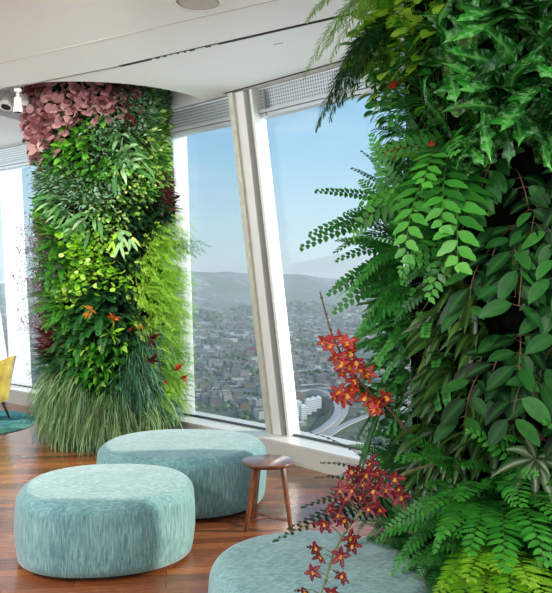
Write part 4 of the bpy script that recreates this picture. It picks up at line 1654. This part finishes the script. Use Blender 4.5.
# small red blossoms on the left outline
for px, py, sz, lab in ((409, 153, .07, 'red flower hanging on the left outline near the long fronds'), (405, 89, .04, 'tiny red flower above the fine ferns at the left outline'), (440, 148, .02, 'tiny red bud deep among the leaves below the lobed ferns')):
    th, z = near_at(px, py, .1)
    e = empty('red_blossom', NEAR.pt(th, z, .0), th - PI / 2)
    tag(e, lab, 'flower')
    b = MB()
    tuft(b, 9, sz, sz * .4, OVAL, .5, -.8, .6, 4, .2, .004, 0, .004)
    o = b.build('petals', [L_red], e, smooth=True)
    o.location = (0, .15, .02)
    b = MB()
    b.tube([(0, 0, .04), (0, .08, .05), (0, .15, .02)], .002, n=5)
    b.build('stem', m_gstem, e)


# ------------------------------------------------------------------ orchids
def blossom(sz, seed, ls):
    random.seed(seed)
    b, l = MB(), MB()
    for k, a in enumerate((90, 162, 234, 306, 18)):
        a = math.radians(a + U(-9, 9))
        d = V((math.cos(a), U(.15, .6), math.sin(a)))
        leaf(b, (0, 0, 0), d, V((0, 1, 0)), sz * U(.46, .6), sz * U(.2, .27), OVAL, U(.1, .5), 7, .25, U(.1, .9), 0, .22, 6.)
    leaf(l, (0, .004, 0), V((0, .8, -.9)), V((0, 1, .4)), sz * .42 * ls, sz * .34 * ls, lambda t: .3 + .7 * math.sin(PI * min(1, t * .9)) ** .7 if t < .97 else .4, .3, 5, -.15, .5)
    for sg in (-1, 1):
        leaf(l, (0, .006, 0), V((sg * .8, .7, .2)), V((0, 1, 0)), sz * .2 * ls, sz * .12 * ls, ROUND, 0, 3, .1, .8)
    return b, l


BL = {}
for nm, pm, ls in (('red', L_petal, .62), ('wine', L_petal2, .42)):
    BL[nm] = []
    for i in range(4):
        b, l = blossom(1., 900 + i, ls)
        pr = (b.mesh('flower', [pm]), l.mesh('lip', [L_lip]))
        for m_ in pr:
            m_.polygons.foreach_set('use_smooth', [True] * len(m_.polygons))
        BL[nm].append(pr)


def orchid(kind, label, stem_pts, flowers, sz, nm):
    P = [at(*p) for p in stem_pts]
    e = empty(nm, P[0])
    tag(e, label, 'orchid')
    pts = []
    for i in range(len(P) - 1):
        p0, p1, p2, p3 = P[max(i - 1, 0)], P[i], P[i + 1], P[min(i + 2, len(P) - 1)]
        for k in range(6):
            u = k / 6
            pts.append(.5 * ((2 * p1) + (p2 - p0) * u + (2 * p0 - 5 * p1 + 4 * p2 - p3) * u * u + (3 * p1 - p0 - 3 * p2 + p3) * u ** 3))
    pts.append(P[-1])
    pts = [p - P[0] for p in pts]
    b = MB()
    b.tube(pts, .0055, .003, 7)
    for k in range(2, len(pts), 4):                    # nodes of the stem
        b.tube([pts[k] - V((0, 0, .004)), pts[k], pts[k] + V((0, 0, .004))], .0062, n=7)
    m_st = {'red': plain('orchid_stem_brown', '#5c4534', .6), 'wine': plain('orchid_stem_olive', '#6f7148', .6)}[kind]
    st = b.build('stem', m_st, e, smooth=True)
    for i, (px, py, d) in enumerate(flowers):
        p = at(px, py, d) - P[0]
        me, lp = BL[kind][i % 4]
        o = bpy.data.objects.new('flower', me)
        COL.objects.link(o)
        o.parent = e
        o.matrix_local = Matrix.Translation(p) @ basis(V((rs.uniform(-1.1, .7), -1, rs.uniform(-.8, .5)))) @ Matrix.Rotation(rs.uniform(-.6, .6), 4, 'Y') @ Matrix.Scale(sz * rs.uniform(.85, 1.15), 4)
        l = bpy.data.objects.new('lip', lp)
        COL.objects.link(l)
        l.parent = o
        q = min(pts, key=lambda s_: (s_ - p).length)
        b = MB()
        b.tube([q, q + (p - q) * .55 + V((0, 0, .008)), p + V((0, .004, 0))], .002, .0014, 5)
        b.build('pedicel', m_st, st)
    return e


orchid('red', 'red and yellow orchid spray with a long bare tip over the city view', [(408, 432, 3.1), (388, 408, 3.08), (362, 384, 3.05), (345, 360, 3.05), (333, 337, 3.06), (326, 314, 3.08), (320, 292, 3.1)],
       [(325, 341, 3.04), (341, 338, 3.02), (351, 341, 3.02), (351, 352, 3.01), (336, 357, 3.03), (341, 372, 3.03), (349, 366, 3.0), (362, 369, 3.0), (367, 374, 3.01), (355, 380, 3.0), (334, 396, 3.03), (343, 400, 3.04), (352, 389, 3.0),
        (377, 399, 3.0), (370, 404, 3.0), (380, 408, 2.99), (386, 396, 3.0), (331, 345, 3.0), (347, 343, 2.98), (356, 361, 2.98), (343, 363, 3.0), (339, 392, 3.0), (347, 394, 2.98), (366, 397, 2.98), (374, 410, 2.97)], .078, 'orchid_spray')
orchid('wine', 'wine-red orchid spray hanging down in front of the third ottoman', [(446, 462, 3.02), (404, 474, 2.72), (368, 505, 2.64), (345, 532, 2.62), (332, 558, 2.61), (326, 580, 2.6), (316, 606, 2.6)],
       [(369, 463, 2.66), (358, 472, 2.62), (377, 472, 2.62), (352, 482, 2.62), (365, 484, 2.6), (382, 484, 2.6), (395, 478, 2.62), (346, 497, 2.62), (360, 496, 2.6), (375, 498, 2.6), (390, 492, 2.6), (402, 497, 2.62), (380, 508, 2.6),
        (338, 515, 2.6), (324, 523, 2.6), (345, 519, 2.58), (316, 547, 2.6), (350, 537, 2.58), (312, 572, 2.6), (341, 556, 2.58), (343, 575, 2.58), (305, 590, 2.6), (330, 592, 2.58), (351, 470, 2.6), (366, 474, 2.58), (374, 490, 2.57), (386, 490, 2.57), (352, 490, 2.58), (340, 490, 2.6), (398, 488, 2.6), (368, 508, 2.57), (330, 508, 2.6), (352, 545, 2.56), (320, 556, 2.58)], .072, 'hanging_orchid_spray')
SKY, SUN, FILL_W, EXPO = 1.12, 5.5, 170, 0.
LOWER_FILL = (3.4, 3.95, 4.15, 1)  # added glow below the horizon, brighter than the sky, to light the ceiling
FILL_LAMPS = [(-3.4, 1.2), (-2.6, -2.8), (-4.8, 4.4), (.6, -3.2)]
ADDED_SPOTS = [(-2.9, 2.4, (-1.75, 7.3, 1.9), 650, 'left of two added unseen track spotlights behind the camera, aimed at the far column'),
         (-.5, 2.2, (-1.75, 7.3, 2.2), 650, 'added track spotlight out of view behind the camera, aimed at the far green column'),
         (-.3, 1.0, (1.15, 3.1, 1.7), 130, 'added track spotlight out of view near the camera, aimed at the near green column')]
# ------------------------------------------------------------------ sky, sun, lamps, camera
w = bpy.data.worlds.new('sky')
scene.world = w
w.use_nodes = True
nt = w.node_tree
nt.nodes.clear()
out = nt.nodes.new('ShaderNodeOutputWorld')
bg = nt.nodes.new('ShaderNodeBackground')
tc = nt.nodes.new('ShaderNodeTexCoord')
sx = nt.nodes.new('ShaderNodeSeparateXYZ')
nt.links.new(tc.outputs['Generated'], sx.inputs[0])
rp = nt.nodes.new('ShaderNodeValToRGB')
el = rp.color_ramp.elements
stops = [(.0, LOWER_FILL), (.49, LOWER_FILL), (.5, '#b9c4c8'), (.515, '#c3d6dd'), (.54, '#b9d7e6'), (.58, '#9fcae6'), (.66, '#7fb4e0'), (1., '#4f86c8')]
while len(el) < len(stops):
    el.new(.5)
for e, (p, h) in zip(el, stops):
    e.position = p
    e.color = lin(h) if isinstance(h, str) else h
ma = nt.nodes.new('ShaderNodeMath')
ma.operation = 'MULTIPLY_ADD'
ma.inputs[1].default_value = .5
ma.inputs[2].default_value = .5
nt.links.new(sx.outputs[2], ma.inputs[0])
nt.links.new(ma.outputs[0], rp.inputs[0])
# thin high cloud streaks
mp = nt.nodes.new('ShaderNodeMapping')
mp.inputs['Scale'].default_value = (2.2, 2.2, 16)
nt.links.new(tc.outputs['Generated'], mp.inputs[0])
nz = nt.nodes.new('ShaderNodeTexNoise')
nz.inputs['Scale'].default_value = 2.6
nz.inputs['Detail'].default_value = 6
nt.links.new(mp.outputs[0], nz.inputs['Vector'])
r2 = nt.nodes.new('ShaderNodeValToRGB')
r2.color_ramp.elements[0].position = .55
r2.color_ramp.elements[1].position = .8
r2.color_ramp.elements[0].color = (0, 0, 0, 1)
r2.color_ramp.elements[1].color = (.35, .35, .35, 1)
nt.links.new(nz.outputs[0], r2.inputs[0])
mx = nt.nodes.new('ShaderNodeMix')
mx.data_type = 'RGBA'
nt.links.new(r2.outputs[0], mx.inputs[0])
nt.links.new(rp.outputs[0], mx.inputs[6])
mx.inputs[7].default_value = lin('#e6edf0')
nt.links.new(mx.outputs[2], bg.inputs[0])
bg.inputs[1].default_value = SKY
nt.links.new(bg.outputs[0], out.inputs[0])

sun = bpy.data.lights.new('sun', 'SUN')
sun.energy = SUN
sun.angle = math.radians(1.2)
sun.color = (1., .93, .82)
so = bpy.data.objects.new('sun', sun)
COL.objects.link(so)
sd = V((1, .015, .37))
so.rotation_euler = sd.to_track_quat('Z', 'Y').to_euler()
so.location = (20, 0, 12)

# unseen fill lamps added to light the room, modelled as recessed fittings
m_lens = NT('fill_lamp_lens')
m_lens = m_lens.surf(m_lens.n('ShaderNodeEmission', {'Color': (.95, .98, 1, 1), 'Strength': 4.}).outputs[0])
dl = None
for i, (x, y) in enumerate(FILL_LAMPS):
    e = empty('added_fill_lamp', (x, y, CEIL_Z))
    tag(e, 'added unseen ceiling downlight out of view behind the camera', 'fill_lamp', 'added fill lamps of the room')
    if dl is None:
        b = MB()
        b.lathe([(.16, 0), (.158, -.008), (.135, -.008), (.13, -.002)], 32, close=False)
        r_ = b.build('rim', m_fit, e)
        b = MB()
        b.lathe([(.13, -.003), (.02, -.003)], 32)
        l_ = b.build('lens', m_lens, e)
        dl = (r_, l_)
    else:
        for q in dl:
            c_ = q.copy()
            COL.objects.link(c_)
            c_.parent = e
    la = bpy.data.lights.new('fill_lamp', 'AREA')
    la.shape = 'DISK'
    la.size = .26
    la.energy = FILL_W
    la.color = (.93, .98, 1.)
    lo = bpy.data.objects.new('fill_lamp', la)
    COL.objects.link(lo)
    lo.location = (x, y, CEIL_Z - .02)

# added unseen track spotlights that brighten the far and near columns
for x, y, q, pw, lb in ADDED_SPOTS:
    p, q = V((x, y, 3.06)), V(q)
    spot(V((x, y, CEIL_Z)), lb, q - p, .13, .045, .16)
    la = bpy.data.lights.new('added_spot_beam', 'SPOT')
    la.energy = pw
    la.spot_size = math.radians(34)
    la.spot_blend = .6
    la.shadow_soft_size = .04
    la.color = (1, .97, .9)
    lo = bpy.data.objects.new('added_spot_beam', la)
    COL.objects.link(lo)
    lo.location = p + (q - p).normalized() * .14
    lo.rotation_euler = (p - q).to_track_quat('Z', 'Y').to_euler()

cam = bpy.data.cameras.new('camera')
cam.sensor_fit = 'HORIZONTAL'
cam.sensor_width = 36
cam.lens = 36 * F / 552
cam.shift_y = -(296.5 - HY) / 552
cam.clip_end = 40000
cam.clip_start = .05
co_ = bpy.data.objects.new('camera', cam)
COL.objects.link(co_)
co_.location = (0, 0, CAMZ)
co_.rotation_euler = (PI / 2, 0, 0)
scene.camera = co_

scene.view_settings.view_transform = 'Standard'
scene.view_settings.look = 'None'
scene.view_settings.gamma = 1
scene.view_settings.exposure = EXPO
scene.view_settings.use_curve_mapping = False
cy = scene.cycles
cy.use_denoising = True
cy.max_bounces = 8
cy.diffuse_bounces = 5
cy.transparent_max_bounces = 12
cy.volume_bounces = 1
cy.sample_clamp_indirect = 6
